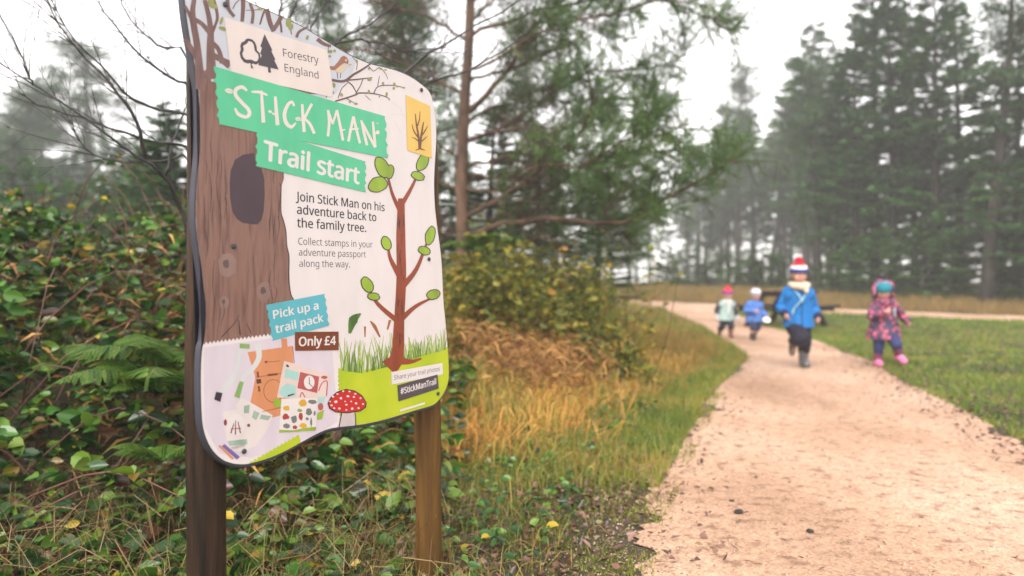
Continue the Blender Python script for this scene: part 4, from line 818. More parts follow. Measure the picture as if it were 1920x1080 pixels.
# ------------------------------------------------------------------ conifer kinds, built once and copied
def spruce(name, H, z0, Lmax, dens=1.0, mat=None, card=(.36, .10), step=.34):
    root = empty(name); W, C = Geo(), Geo()
    tr = wander((0, 0, -.3), (0, 0, 1), H + .3, 14, .012); tr[:, :2] *= .6
    W.tube(tr, np.linspace(.012 * H + .02, .012, 14) , 9)
    z = z0
    while z < H - .1:
        f = (z - z0) / (H - z0); ln0 = Lmax * (1 - f) ** .8 * min(1, .55 + f * 2.2) + .12
        for _ in range(rng.integers(4, 7)):
            if rng.random() > dens: continue
            a = rng.uniform(0, 2 * math.pi); ln = ln0 * rng.uniform(.6, 1.15)
            c = np.array([np.interp(z, tr[:, 2], tr[:, 0]), np.interp(z, tr[:, 2], tr[:, 1]), z + rng.uniform(-.12, .12)])
            el = rng.uniform(-.28, .12) + f * .55
            p = wander(c, (math.cos(a), math.sin(a), el), ln, 7, .05, (0, 0, .02))
            W.tube(p, np.linspace(.012 + .006 * ln, .004, 7), 4, cap=False)
            m = max(6, int(ln * 26)); t = np.sort(rng.uniform(.15, 1.0, m * 2)) ** .9; x = t * 6; i = np.clip(x.astype(int), 0, 5)
            P = p[i] + (p[i + 1] - p[i]) * (x - i)[:, None]; d = unit(p[i + 1] - p[i]); sd = unit(np.cross(d, [0, 0, 1.0])) * np.where(rng.random(m * 2) < .5, 1, -1)[:, None]
            D = unit(d * rng.uniform(.4, 1.0, (m * 2, 1)) + sd * rng.uniform(.2, 1.0, (m * 2, 1)) + np.array([0, 0, -.28]) * rng.uniform(0, 2, (m * 2, 1)))
            C.cards(P, D, np.cross(D, rand_unit(m * 2, .3, 1)), card[0] * rng.uniform(.5, 1.2, m * 2) * (1.15 - .5 * t), card[1] * rng.uniform(.6, 1.3, m * 2), fold=.25, shape='dia', droop=.15)
        z += step * rng.uniform(.7, 1.3)
    W.link('trunk', M_bark_dark, root, True); C.link('crown', mat or M_spruce, root)
    return root

def tall_pine(name, H, z0, Lmax, nb=34, mat=None):
    root = empty(name); W, C = Geo(), Geo()
    tr = wander((0, 0, -.3), (0, 0, 1), H + .3, 14, .018)
    W.tube(tr, np.linspace(.011 * H + .02, .02, 14), 9)
    for k in range(nb):
        z = z0 + (H - z0) * (k + rng.random()) / nb; f = (z - z0) / (H - z0)
        c = np.array([np.interp(z, tr[:, 2], tr[:, 0]), np.interp(z, tr[:, 2], tr[:, 1]), z]); a = rng.uniform(0, 6.28)
        ln = Lmax * (1 - f * .75) * rng.uniform(.5, 1.15) * min(1, .5 + f * 2.5)
        p = wander(c, (math.cos(a), math.sin(a), rng.uniform(-.1, .45)), ln, 7, .10, (0, 0, .05)); W.tube(p, np.linspace(.03, .008, 7), 4, cap=False)
        for j in range(2, 7):
            for _ in range(2):
                e = p[j] + rand_unit(1, -.3, .8)[0] * rng.uniform(.1, .55); W.tube([p[j], (p[j] + e) / 2 + rng.normal(0, .03, 3), e], [.01, .007, .004], 3, cap=False)
                m = 26; D = unit(rand_unit(m, -.4, 1) + .5 * unit(e - p[j]))
                C.cards(e + rng.normal(0, .13, (m, 3)), D, perp(D), rng.uniform(.12, .26, m), rng.uniform(.03, .06, m), fold=.2, shape='dia')
    for _ in range(10):                              # dead stubs on the bare trunk
        z = rng.uniform(.2 * H, max(z0, .3 * H)); a = rng.uniform(0, 6.28); c = np.array([np.interp(z, tr[:, 2], tr[:, 0]), np.interp(z, tr[:, 2], tr[:, 1]), z])
        p = wander(c, (math.cos(a), math.sin(a), rng.uniform(-.3, .2)), rng.uniform(.3, 1.1), 5, .1); W.tube(p, np.linspace(.016, .004, 5), 3, cap=False)
    W.link('trunk', M_bark_dark, root, True); C.link('crown', mat or M_pinecrown, root)
    return root

used = set()
def put(proto, px, Y, ytop=None, H=None, protoH=None, rz=None, label=None, group=None, cat='tree', lean=0.0, wide=1.0):
    """Stand a copy of a kind on the ground at photo column px and distance Y, its top at photo row ytop."""
    t = proto if proto.name not in used else copy_tree(proto)
    used.add(proto.name)
    x = (px - 960) / F_PX * Y; z = float(ground(x, Y))
    if ytop is not None: H = at(px, ytop, Y)[2] - z
    s = H / protoH
    t.location = (x, Y, z - .05); t.scale = (s * wide, s * wide, s); t.rotation_euler = (0, lean, rng.uniform(0, 6.28) if rz is None else rz)
    tag(t, label, cat, group)
    return t
SPR = [(spruce('spruce_tree', 14, 2.2, 2.5, .95), 14), (spruce('spruce_tree', 13, 3.8, 2.1, .9), 13), (spruce('spruce_tree', 15, 1.6, 2.8, .9), 15)]
PIN = [(tall_pine('tall_pine', 13, 4.6, 2.0), 13), (tall_pine('tall_pine', 12, 6.0, 1.8, 28), 12), (tall_pine('tall_pine', 14, 7.6, 2.4, 26), 14)]
YSP = [(spruce('young_spruce', 3.2, .12, 1.25, 1, M_spruce_y, (.22, .075), .17), 3.2), (spruce('young_spruce', 2.6, .08, 1.2, 1, M_spruce_y, (.2, .07), .16), 2.6)]

ORD = 'first second third fourth fifth sixth seventh eighth ninth tenth eleventh twelfth thirteenth fourteenth fifteenth sixteenth seventeenth eighteenth nineteenth twentieth'.split()
# the wood behind the running children: (column, distance, top row, kind, lean)
WOOD = [(1292, 40, 330, 'P1', 0), (1318, 43, 270, 'P0', .01), (1347, 38, 230, 'P0', 0), (1384, 37, 150, 'P0', 0), (1416, 39, 215, 'P1', 0), (1446, 36, 200, 'P0', -.01), (1470, 35, 190, 'P1', .01), (1512, 34, 45, 'S1', 0),
        (1536, 30, 110, 'P1', .0), (1572, 31, 95, 'S1', 0), (1606, 29, 20, 'S0', .01), (1640, 29.5, -60, 'S2', 0), (1676, 28, -70, 'S1', 0), (1716, 29, -40, 'S0', 0), (1752, 27, -60, 'S2', 0), (1800, 28, -10, 'S1', 0), (1846, 23, -150, 'P2', 0), (1905, 24, 40, 'S0', 0), (1960, 22, -60, 'S2', 0), (2040, 24, 0, 'S0', 0)]
KN = {'P': 'tall dark pine with a bare lower trunk', 'S': 'tall dark spruce with hanging branches'}
for i, (px, Y, top, k, le) in enumerate(WOOD):
    Y *= 1.3 if i < 8 else .92
    pr, h = (PIN if k[0] == 'P' else SPR)[int(k[1])]
    put(pr, px, Y, ytop=top, protoH=h, lean=le, label=f'{KN[k[0]]}, {ORD[i]} from left behind the children', group='tall conifers behind the running children', wide=(1.2 if k[0] == 'P' else 1.28) * rng.uniform(.8, 1.2))
for i, (px, Y, top, k) in enumerate([(1310, 56, 270, 1), (1366, 58, 190, 1), (1410, 55, 205, 1), (1462, 56, 215, 1), (1528, 48, 120, 1), (1556, 46, 70, 0)]):
    put(SPR[k][0], px, Y, ytop=top, protoH=SPR[k][1], wide=1.15 * rng.uniform(.85, 1.2), label=f'pale misty spruce, {ORD[i]} from left in the faded back row beyond the children', group='misty back row of spruces')
put(PIN[1][0], 1522, 28, H=4.6, protoH=12, lean=-.28, label='thin leaning tree with a slanting trunk behind the child in the bright blue jacket', wide=.5)
YS = [(1250, 31, 478, 0), (1285, 33, 470, 1), (1325, 32, 480, 0), (1365, 34, 468, 1), (1405, 30, 476, 1), (1428, 28, 462, 0), (1470, 31, 478, 1), (1515, 29, 488, 1), (1560, 25, 470, 1), (1600, 24.5, 440, 0), (1645, 23.5, 425, 0), (1690, 24, 435, 1), (1735, 23, 405, 0), (1786, 23.5, 430, 1), (1850, 22.5, 355, 0), (1900, 22, 420, 1), (1960, 23, 400, 0)]
for i, (px, Y, top, k) in enumerate(YS):
    put(YSP[k][0], px, Y, ytop=top, protoH=YSP[k][1], label=f'low bushy young spruce, {ORD[i]} from the left at the foot of the wood', group='young spruces at the foot of the wood', wide=1.5 if px > 1540 else 2.6)
LEFT = [(-30, 25, 165, 'P0'), (40, 29, 215, 'P1'), (88, 33, 190, 'P0'), (186, 29, 85, 'P2'), (130, 24, 270, 'S0'), (10, 20, 250, 'S1'), (235, 20, 265, 'S0'), (285, 11, 240, 'S2'), (335, 8, 190, 'S2')]
LN = {'P': 'hazy pine with a spreading crown', 'S': 'hazy drooping spruce'}
for i, (px, Y, top, k) in enumerate(LEFT):
    Y *= 1.35
    pr, h = (PIN if k[0] == 'P' else SPR)[int(k[1])]
    put(pr, px, Y, ytop=top, protoH=h, wide=2.3 if k[0] == 'P' else 2.4, label=f'{LN[k[0]]} beyond the brambles, {ORD[sorted(range(9), key=lambda q: LEFT[q][0]).index(i)]} from left', group='misty trees beyond the brambles')
for i, (px, Y, top, k) in enumerate([(20, 17, 300, 0), (100, 19, 315, 1), (165, 16, 340, 0), (250, 15, 318, 1), (305, 13, 285, 0), (345, 11, 330, 1)]):
    put(YSP[k][0], px, Y, ytop=top, protoH=YSP[k][1], wide=1.5, label=f'green bushy young spruce just beyond the bramble tops, {ORD[i]} from left', group='young spruces beyond the brambles')
for i, (px, Y, top) in enumerate([(691, 15, -60), (724, 17, -90), (836, 11, -120), (1010, 30, 60), (560, 16, 40)]):
    put(PIN[i % 2][0], px, Y, ytop=top, protoH=PIN[i % 2][1], wide=1.3, group='pines standing behind the bushy pine',
        label=['reddish trunked pine seen over the top edge of the sign', 'grey trunked pine just right of the reddish trunk over the sign', 'slim dark trunk close beside the bushy pine', 'pine half hidden behind the crown of the bushy pine', 'pine hidden mostly by the logo end of the sign'][i])

for i, (px, Y, top, k) in enumerate([(800, 12.5, 250, 0), (915, 12, 190, 2), (1010, 14, 230, 0), (1120, 16, 300, 0)]):
    put(SPR[k][0], px, Y, ytop=top, protoH=SPR[k][1], wide=2.3, label=f'dark low spruce in the shade under the bushy pine, {ORD[i]} from left', group='dark spruces under the bushy pine')
# far wood, one mass
far = Geo()
for _ in range(90):
    Yf = rng.uniform(46, 80); xf = rng.uniform(-55, 60) ; zf = float(ground(xf, Yf)); Hf = rng.uniform(8, 13)
    far.tube([(xf, Yf, zf - .5), (xf + rng.normal(0, .2), Yf, zf + Hf)], [.16, .05], 5)
    m = 420; f = rng.uniform(0, 1, m) ** .8; a = rng.uniform(0, 6.28, m); rr_ = (1 - f) * rng.uniform(.3, 1, m) * 2.2 + .2
    P = np.stack([xf + np.cos(a) * rr_, Yf + np.sin(a) * rr_, zf + Hf * (.3 + .7 * f)], -1); D = unit(np.stack([np.cos(a), np.sin(a), np.full(m, -.2)], -1) + rng.normal(0, .4, (m, 3)))
    far.cards(P, D, perp(D), rng.uniform(.5, 1.1, m), rng.uniform(.15, .35, m), shape='dia')
o = far.link('far_wood', M_pinecrown); tag(o, 'pale misty far wood fading into the fog behind everything', 'wood', kind='stuff')

# ------------------------------------------------------------------ leafless shrub behind the sign
def shrub():
    base = at(418, 640, 2.95); base[2] = float(ground(base[0], base[1])) - .05
    root = empty('leafless_shrub', base); W = Geo(); o = base; drops = Geo()
    BR = [([(418, 520), (350, 415), (330, 370), (310, 330), (272, 302), (215, 260), (150, 215), (60, 157), (-30, 100)], 2.95, 2.6, .0075), ([(272, 302), (267, 265), (255, 225), (232, 187), (195, 145), (145, 90), (110, 45), (80, -20)], 2.8, 2.6, .006),
          ([(430, 480), (365, 235), (300, 207), (245, 185), (190, 125), (132, 65), (90, -10)], 3.0, 2.7, .006), ([(440, 470), (367, 185), (320, 147), (265, 105), (210, 40), (170, -10)], 3.1, 2.8, .006), ([(440, 430), (355, 115), (310, 90), (270, 67), (235, 20), (225, -20)], 3.1, 3.0, .005),
          ([(420, 500), (360, 290), (300, 270), (220, 245), (150, 220), (85, 200), (20, 170)], 3.0, 2.7, .005), ([(60, 157), (57, 150), (40, 105), (0, 27), (-20, -20)], 2.65, 2.6, .003), ([(415, 520), (360, 307), (305, 305), (200, 300), (150, 265), (130, 225)], 3.0, 2.8, .004),
          ([(440, 480), (560, 200), (628, 82), (700, 40), (770, -20)], 3.0, 3.3, .006), ([(450, 470), (640, 260), (720, 170), (790, 110), (850, 75), (960, 8), (1010, -30)], 3.0, 3.4, .007), ([(450, 480), (700, 230), (800, 157), (880, 130), (965, 80), (1040, 50)], 3.0, 3.5, .0055),
          ([(445, 440), (500, 120), (520, 40), (535, -40)], 3.0, 3.1, .009), ([(445, 430), (520, 100), (545, 30), (575, -30)], 3.1, 3.2, .010), ([(455, 460), (560, 130), (590, 40), (640, -30)], 3.1, 3.4, .006), ([(310, 330), (330, 250), (352, 190), (365, 140)], 2.9, 3.0, .004), ([(628, 82), (690, 75), (760, 95), (850, 85)], 3.1, 3.3, .004)]
    for px, Y0, Y1, r in BR:
        c = curve_pts(px, 16); L = np.array([at(x, y, Y0 + (Y1 - Y0) * k / 15) for k, (x, y) in enumerate(c)])
        if px[0][1] > 420: L = np.vstack([base, L[2:]])
        L[1:] += rng.normal(0, .003, (len(L) - 1, 3))
        W.tube(L - o, np.linspace(r * 1.35, .0016, len(L)), 6)
        for q in range(13):
            j = rng.integers(4, len(L) - 1); d = unit(L[j] - L[j - 1]); dd = unit(d + rand_unit(1)[0] * .75 + np.array([0, 0, .25])); ln = rng.uniform(.06, .34)
            s = wander(L[j], dd, ln, 6, .10); W.tube(s - o, np.linspace(.0019, .0007, 6), 4, cap=False)
            for _ in range(2):
                k = rng.integers(1, 5); s3 = wander(s[k], unit(dd + rand_unit(1)[0] * .7), ln * rng.uniform(.3, .6), 4, .1); W.tube(s3 - o, np.linspace(.0012, .0006, 4), 3, cap=False)
                if rng.random() < .5: drops.ball(s3[2] - o - [0, 0, .003], .0028, 8, 6)
    W.link('branches', M_twigdark, root, True)
    m, N, Lk, b = new_mat('rain_drop'); b.inputs['Base Color'].default_value = (.9, .92, .95, 1); b.inputs['Roughness'].default_value = .05; b.inputs['Transmission Weight'].default_value = .9; b.inputs['IOR'].default_value = 1.33
    d = drops.link('rain_drops', m, root, True); d['kind'] = 'stuff'
    tag(root, 'leafless shrub fanning dark rain-wet branches out behind the sign', 'shrub')
shrub()

# ------------------------------------------------------------------ undergrowth
def leaves(G, P, L, w, tilt=.55, n=3, droop=.15, shape='leaf'):
    """Bramble-like sprigs: n leaflets each, facing mostly up and towards open ground."""
    m = len(P); ax = unit(rand_unit(m, -.2, .5) + np.array([0, -.35, 0]))
    for k in range(n):
        a = (k - (n - 1) / 2) * 1.15
        side = unit(np.cross(ax, [0, 0, 1.0])); D = unit(ax * math.cos(a) + side * math.sin(a) + rng.normal(0, .18, (m, 3)))
        up = unit(np.array([0, -.35, 1.0]) + rng.normal(0, tilt, (m, 3)))
        s = L * rng.uniform(.75, 1.2, m) * (1.1 if k == (n - 1) // 2 else .9)
        G.cards(P, D, np.cross(up, D), s, s * w * rng.uniform(.85, 1.15, m), fold=.22, droop=droop, shape=shape)

def thicket_h(x, y):
    h = .98 * sstep(2.0, 3.7, y) * (.74 + .20 * np.sin(x * 2.1 + .6) + .15 * np.sin(x * 4.7 + y * 2.2) + .10 * np.sin(x * 9.3 - y * 3.1))
    return h * (1 - sstep(-1.1, -.45, x) * .78)
N0 = 12500
x = -.25 - 4.4 * rng.random(N0) ** .85; y = 2.15 + 4.2 * rng.random(N0) ** 1.35; kk = (y > 2.7) | (rng.random(N0) < .75); x, y = x[kk], y[kk]; N0 = len(x)
h = thicket_h(x, y)
z = ground(x, y) + .03 + h * (1 - .75 * rng.random(N0) ** 1.6)
gap = np.sin(x * 6.3 + 1.7 * np.sin(z * 5)) + np.sin(z * 10.5 + x * 2.1) + np.sin(y * 4.3 - x * 3.1) + rng.normal(0, .5, N0)
kk = gap > -1.7; x, y, z, N0 = x[kk], y[kk], z[kk], int(kk.sum())
G = Geo(); leaves(G, np.stack([x, y, z], -1), rng.uniform(.025, .105, N0) * (.7 + .3 * rng.random(N0)), .64, tilt=.85, shape='ovate')
o = G.link('bramble_thicket', M_bramble); tag(o, 'tangled green bramble thicket left of and behind the sign', 'brambles', kind='stuff')
# arching canes
G = Geo(); CANE = []
for _ in range(210):
    xx = rng.uniform(-4.4, -.75); yy = rng.uniform(2.3, 5.5); hh = float(thicket_h(xx, yy)); a = rng.uniform(0, 6.28); ln = rng.uniform(.5, 1.3)
    t = np.linspace(0, 1, 10)[:, None]
    p = np.array([xx, yy, float(ground(xx, yy))]) + t * ln * np.array([math.cos(a), math.sin(a) * .6, 0]) + np.array([0, 0, 1]) * (np.sin(t * 2.6) * (hh * rng.uniform(.85, 1.2) + .08)) + rng.normal(0, .006, (10, 3))
    G.tube(p, np.linspace(.0042, .0018, 10), 5, cap=False)
    if rng.random() < .55: CANE.append(p[4:])
o = G.link('bramble_canes', noise_mat('bramble_cane', [(.3, (.05, .018, .014)), (.6, (.12, .05, .035)), (.8, (.09, .10, .04))], scale=6, rough=.55, bump=0)); tag(o, 'thin arching reddish brown stems tangled through the brambles', 'stems', kind='stuff')

N3 = 8000
c_ = rng.integers(0, 11, N3); x = np.array([-2.6, -1.75, -1.2, -1.0, .05, -3.3, -.4, .3, -.1, .6, .2])[c_] + rng.normal(0, .24, N3); y = np.array([3.1, 3.6, 4.2, 3.1, 5.0, 3.8, 5.6, 6.1, 6.8, 7.2, 5.4])[c_] + rng.normal(0, .3, N3)
h = np.where(x < -.5, thicket_h(x, y) * 1.08, .42); z = ground(x, y) + h * (1 - .8 * rng.random(N3) ** 1.5)
D = unit(rand_unit(N3, -.6, .3)); G = Geo(); G.cards(np.stack([x, y, z], -1), D, perp(D), rng.uniform(.05, .16, N3), rng.uniform(.006, .016, N3), shape='dia', droop=.3)
o = G.link('dead_bracken', M_bracken); tag(o, 'rusty dead bracken caught among the brambles', 'bracken', kind='stuff')
CP = np.vstack(CANE); CP = CP[rng.random(len(CP)) < .75]
G = Geo(); leaves(G, CP + rng.normal(0, .012, CP.shape), rng.uniform(.03, .075, len(CP)), .64, tilt=.8, shape='ovate')
o = G.link('cane_leaves', M_bramble); tag(o, 'leaves strung along the arching stems above the brambles', 'leaves', kind='stuff')
def fern(px, py, Y, nfr, size, seed, label):
    r = np.random.default_rng(seed); c = at(px, py, Y)
    root = empty('fern', c); a0 = r.uniform(0, 6.28)
    for k in range(nfr):
        a = a0 + k * 2 * math.pi / nfr + r.uniform(-.5, .5); ln = size * r.uniform(.55, 1.15); arch = r.uniform(.55, .95); m = 30
        t = np.linspace(0, 1, m); hz = np.stack([np.cos(a) * t * ln * .85, np.sin(a) * t * ln * .85, ln * (arch * t - .66 * t ** 2.2)], -1)
        G = Geo(); G.tube(hz, np.linspace(.0026, .0008, m), 4, cap=False)
        tg = unit(np.gradient(hz, axis=0)); sd = unit(np.cross(tg, [0, 0, 1.0])); pl = .34 * ln * np.sin(np.clip(t * 1.02 + .12, 0, 1) * math.pi) ** .75 * (1 - t * .35)
        for s in (1, -1):
            i = np.arange(3, m); D = unit(sd[i] * s + tg[i] * .38 + np.array([0, 0, -.18]) + r.normal(0, .05, (len(i), 3)))
            G.cards(hz[i], D, np.cross(np.cross(D, tg[i]), D) , pl[i], ln * .036, fold=.15, droop=.18)
            for j, q in enumerate(i):                       # pinnules along each pinna
                nn = 9; u = np.linspace(.12, .92, nn); b = hz[q] + D[j] * (u * pl[q])[:, None] + np.array([0, 0, -1]) * (u ** 2 * pl[q] * .18)[:, None]
                for s2 in (1, -1):
                    G.cards(b, unit(np.repeat((tg[q] * s2 + D[j] * .45)[None], nn, 0)), D[j], ln * .034 * (1 - u * .75), ln * .017, fold=.1, shape='dia')
        G.link('frond', M_fern, root)
    tag(root, label, 'fern')
fern(300, 735, 2.85, 8, .46, 3, 'large green fern with arching fronds left of the dark post')
fern(335, 690, 3.0, 7, .48, 8, 'green fern partly behind the left edge of the sign')
fern(80, 700, 3.2, 6, .36, 5, 'smaller fern low at the left among brambles')
fern(305, 865, 2.5, 5, .28, 6, 'small low fern beside the foot of the dark post')
fern(900, 470, 6.6, 6, .5, 9, 'green fern at the foot of the bushy pine')

# the bank right of the sign
def bank_h(x, y):
    d = path_left(y) - x
    return (.15 + .72 * sstep(.9, 2.3, d)) * sstep(3.6, 5.6, y) * (.72 + .24 * np.sin(x * 2.9 + y) + .20 * np.sin(y * 2.7 - x * 1.3) + .10 * np.sin(x * 7.1) * np.sin(y * 6.3))
N1 = 9000
y = rng.uniform(4.6, 13.0, N1); x = path_left(y) - 1.65 - 3.0 * rng.random(N1) ** .9
z = ground(x, y) + bank_h(x, y) * (1 - .7 * rng.random(N1) ** 1.5)
G = Geo(); leaves(G, np.stack([x, y, z], -1), rng.uniform(.045, .09, N1), .6, n=2)
o = G.link('bank_undergrowth', M_bank); tag(o, 'yellowing bramble undergrowth covering the bank between sign and path', 'undergrowth', kind='stuff')
N2 = 4400
y = rng.uniform(6.0, 9.5, N2); x = -.7 + 2.4 * rng.random(N2); top_ = .96 * (1 - sstep(.3, 1.45, x - .12 * (y - 6))) ; top_ = top_ * (.72 + .22 * np.sin(x * 5.1 + y * 1.3) + .16 * np.sin(y * 4.3 - x * 2) + .12 * rng.normal(0, 1, N2)); k = top_ > .08
x, y, top_ = x[k], y[k], top_[k]
z = ground(x, y) + top_ * (1 - .8 * rng.random(len(x)) ** 1.3)
G = Geo(); leaves(G, np.stack([x, y, z], -1), rng.uniform(.05, .09, len(x)), .62, n=2)
for _ in range(170):
    xx = rng.uniform(-.5, 1.2); yy = rng.uniform(6.2, 9); s = wander((xx, yy, float(ground(xx, yy))), (rng.normal(0, .3), rng.normal(0, .3), 1), rng.uniform(.6, 1.35), 6, .14); G.tube(s, np.linspace(.006, .002, 6), 4, cap=False); leaves(G, s[2:] + rng.normal(0, .03, (4, 3)), rng.uniform(.05, .08, 4), .6, n=3)
o = G.link('bank_shrub', leaf_mat('mossy_shrub_leaves', [(0, (.012, .018, .005)), (.25, (.045, .065, .009)), (.55, (.14, .15, .015)), (.78, (.28, .22, .022)), (.90, (.32, .13, .022)), (1, (.07, .028, .012))], rough=.5, trans=.3, patch=.5, pscale=1.4)); tag(o, 'yellow green shrub growing below the pine limbs on the bank', 'shrub')

def grass(name, x, y, hmin, hmax, mat, label, w=.0045, lean=.35, droop=.25, zoff=None):
    n = len(x); z = ground(x, y) + (0 if zoff is None else zoff)
    a = rng.uniform(0, 6.28, n); l = np.abs(rng.normal(0, lean, n)); D = unit(np.stack([np.cos(a) * l, np.sin(a) * l, np.ones(n)], -1))
    dist = np.sqrt(x * x + y * y)
    G = Geo(); G.cards(np.stack([x, y, z - .005], -1), D, perp(D), rng.uniform(hmin, hmax, n), w * np.clip(dist / 4, .8, 4) * rng.uniform(.7, 1.3, n), shape='blade', droop=droop)
    o = G.link(name, mat)
    if label: tag(o, label, 'grass', kind='stuff')
    return o
def clumped(n, fx, fy, nc, spread):
    c = rng.integers(0, nc, n); cx, cy = fx(nc), fy(nc)
    return cx[c] + rng.normal(0, spread, n), cy[c] + rng.normal(0, spread, n)
# tall orange grass on the bank
y_ = rng.uniform(3.6, 8.8, 420); d_ = rng.uniform(.5, 1.75, 420) + .25 * sstep(4.5, 6, y_); x_ = path_left(y_) - d_
ns = 12500; c = (420 * rng.random(ns) ** 1.3).astype(int); sp_ = rng.uniform(.03, .30, 420)[c]; x = x_[c] + rng.normal(0, 1, ns) * sp_; y = y_[c] + rng.normal(0, 1, ns) * sp_
k = x < path_left(y) - .35
grass('tall_dead_grass', x[k], y[k], .12, .60, M_straw, 'tall dead orange grass drooping on the bank right of the sign', w=.0042, lean=.55, droop=.6)
y = 3.2 + 12.5 * rng.random(38000) ** 1.2; x = path_left(y) + .03 - np.abs(rng.normal(0, .85, 38000))
grass('verge_grass', x, y, .04, .17, leaf_mat('verge_grass_blades', [(0, (.06, .11, .014)), (.35, (.13, .19, .024)), (.6, (.24, .25, .035)), (.8, (.38, .25, .07)), (1, (.48, .28, .09))], rough=.5, trans=.35, patch=.5, pscale=1.6), 'short green grass along the left edge of the path', droop=.3)
x = rng.uniform(-1.2, .95, 19000); y = rng.uniform(2.0, 4.6, 19000); k = x < path_left(y) - .02 - .5 * rng.random(19000) - .3 * (np.sin(x * 8) * np.sin(y * 7) > .2)
grass('mixed_grass', x[k], y[k], .05, .24, leaf_mat('mixed_verge_grass', [(0, (.05, .11, .02)), (.4, (.12, .18, .03)), (.65, (.28, .22, .06)), (.85, (.38, .24, .08)), (1, (.20, .10, .03))], rough=.5, trans=.3, patch=.3), 'mixed green and straw coloured grass at the foot of the sign', droop=.5, lean=.6)
x = rng.uniform(-2.6, -.2, 5200); y = rng.uniform(2.0, 2.9, 5200); kd = rng.random(5200) < .6; x, y = x[kd], y[kd]
grass('dry_grass', x, y, .10, .34, M_hay, 'dry pale grass stems lying under the brambles', w=.0028, lean=1.1, droop=.55, zoff=rng.uniform(0, .16, len(x)))
y = 5.5 + 8 * rng.random(14000) ** 1.1; x = path_left(y) - .35 - 1.7 * rng.random(14000)
grass('rusty_grass', x, y, .10, .38, leaf_mat('rusty_bank_grass', [(0, (.12, .12, .022)), (.35, (.26, .20, .04)), (.7, (.42, .24, .06)), (1, (.30, .12, .03))], rough=.6, trans=.3, patch=.5, pscale=1.2), 'rusty yellow grass on the bank where the path bends', lean=.4, droop=.4)
n = 15000; y = rng.uniform(10, 23, n); x = path_left(y) - .1 - 5 * rng.random(n)
grass('bank_top_grass', x, y, .08, .32, leaf_mat('bank_top_blades', [(0, (.10, .12, .02)), (.4, (.20, .20, .03)), (.75, (.34, .22, .05)), (1, (.24, .10, .03))], rough=.6, trans=.3, patch=.5), 'rough yellow green grass on the bank beyond the bend in the path', lean=.4, droop=.4)
n = 9000; y = rng.uniform(4.3, 9.5, n); x = path_left(y) - 1.1 - 1.9 * rng.random(n); kk = rng.random(n) < .4 + .4 * np.sin(x * 4 + y * 2.3); x, y = x[kk], y[kk]
grass('scrub_grass', x, y, .2, .75, leaf_mat('scrub_blades', [(0, (.09, .12, .016)), (.35, (.22, .22, .03)), (.65, (.46, .30, .07)), (.85, (.52, .24, .05)), (1, (.24, .09, .02))], rough=.55, trans=.35, patch=.5, pscale=2), 'golden and green scrubby grass rising through the bank undergrowth', lean=.5, droop=.5, zoff=bank_h(x, y) * .35)
# right-hand lawn
n = 60000; y = 3.2 + 13.2 * rng.random(n) ** 1.25; x = path_right(y) - .03 + 9.0 * rng.random(n) ** 1.5
grass('lawn_grass', x, y, .03, .11, M_grass, 'short wet green grass right of the path', droop=.35, lean=.5)
n = 9000; y = rng.uniform(4, 16, n); x = path_right(y) + .3 + 8 * rng.random(n)
grass('lawn_straw', x, y, .05, .14, M_hay, 'scattered dry straw coloured blades on the lawn', lean=.8, droop=.4)
n = 26000; x = rng.uniform(3.5, 24, n); yf = np.interp(x, FAR_C[:, 0], FAR_C[:, 1]); y = yf + .9 + 7.5 * rng.random(n)
grass('far_dead_grass', x, y, .15, .5, leaf_mat('far_rusty_grass', [(0, (.10, .10, .022)), (.4, (.20, .135, .035)), (.8, (.30, .17, .05)), (1, (.09, .12, .025))], rough=.7, trans=.25, patch=.5, pscale=.4), 'rusty tall grass between the crossing path and the wood', lean=.3, droop=.3)
n = 12000; x = rng.uniform(4.5, 22, n); yf = np.interp(x, FAR_C[:, 0], FAR_C[:, 1]); y = yf - .95 - 2.2 * rng.random(n) ** 1.6
k = x > path_right(y) + .05
grass('path_fork_grass', x[k], y[k], .05, .16, M_grass, 'green grass in the fork between the two paths', droop=.3)
x = rng.uniform(-16, 2.5, 14000); y = rng.uniform(7, 26, 14000); k = x < path_left(y) - 3.2
grass('rough_grass', x[k], y[k], .2, .6, M_bank, 'rough grass and weeds on the ground behind the brambles', w=.006)

n = 42000; y = 2.0 + 4.5 * rng.random(n) ** 1.3; x = path_left(y) + .12 - np.abs(rng.normal(0, .7, n)); k = np.sin(x * 9 + 2 * np.sin(y * 5)) + np.sin(y * 7.3 - x * 3) + rng.normal(0, .5, n) > -.2
grass('moss', x[k], y[k], .012, .04, leaf_mat('moss_tips', [(0, (.08, .10, .014)), (.5, (.17, .19, .024)), (1, (.28, .26, .04))], rough=.7, trans=.2, patch=.4, pscale=3), 'low mossy turf creeping onto the near edge of the path', w=.006, lean=.9)
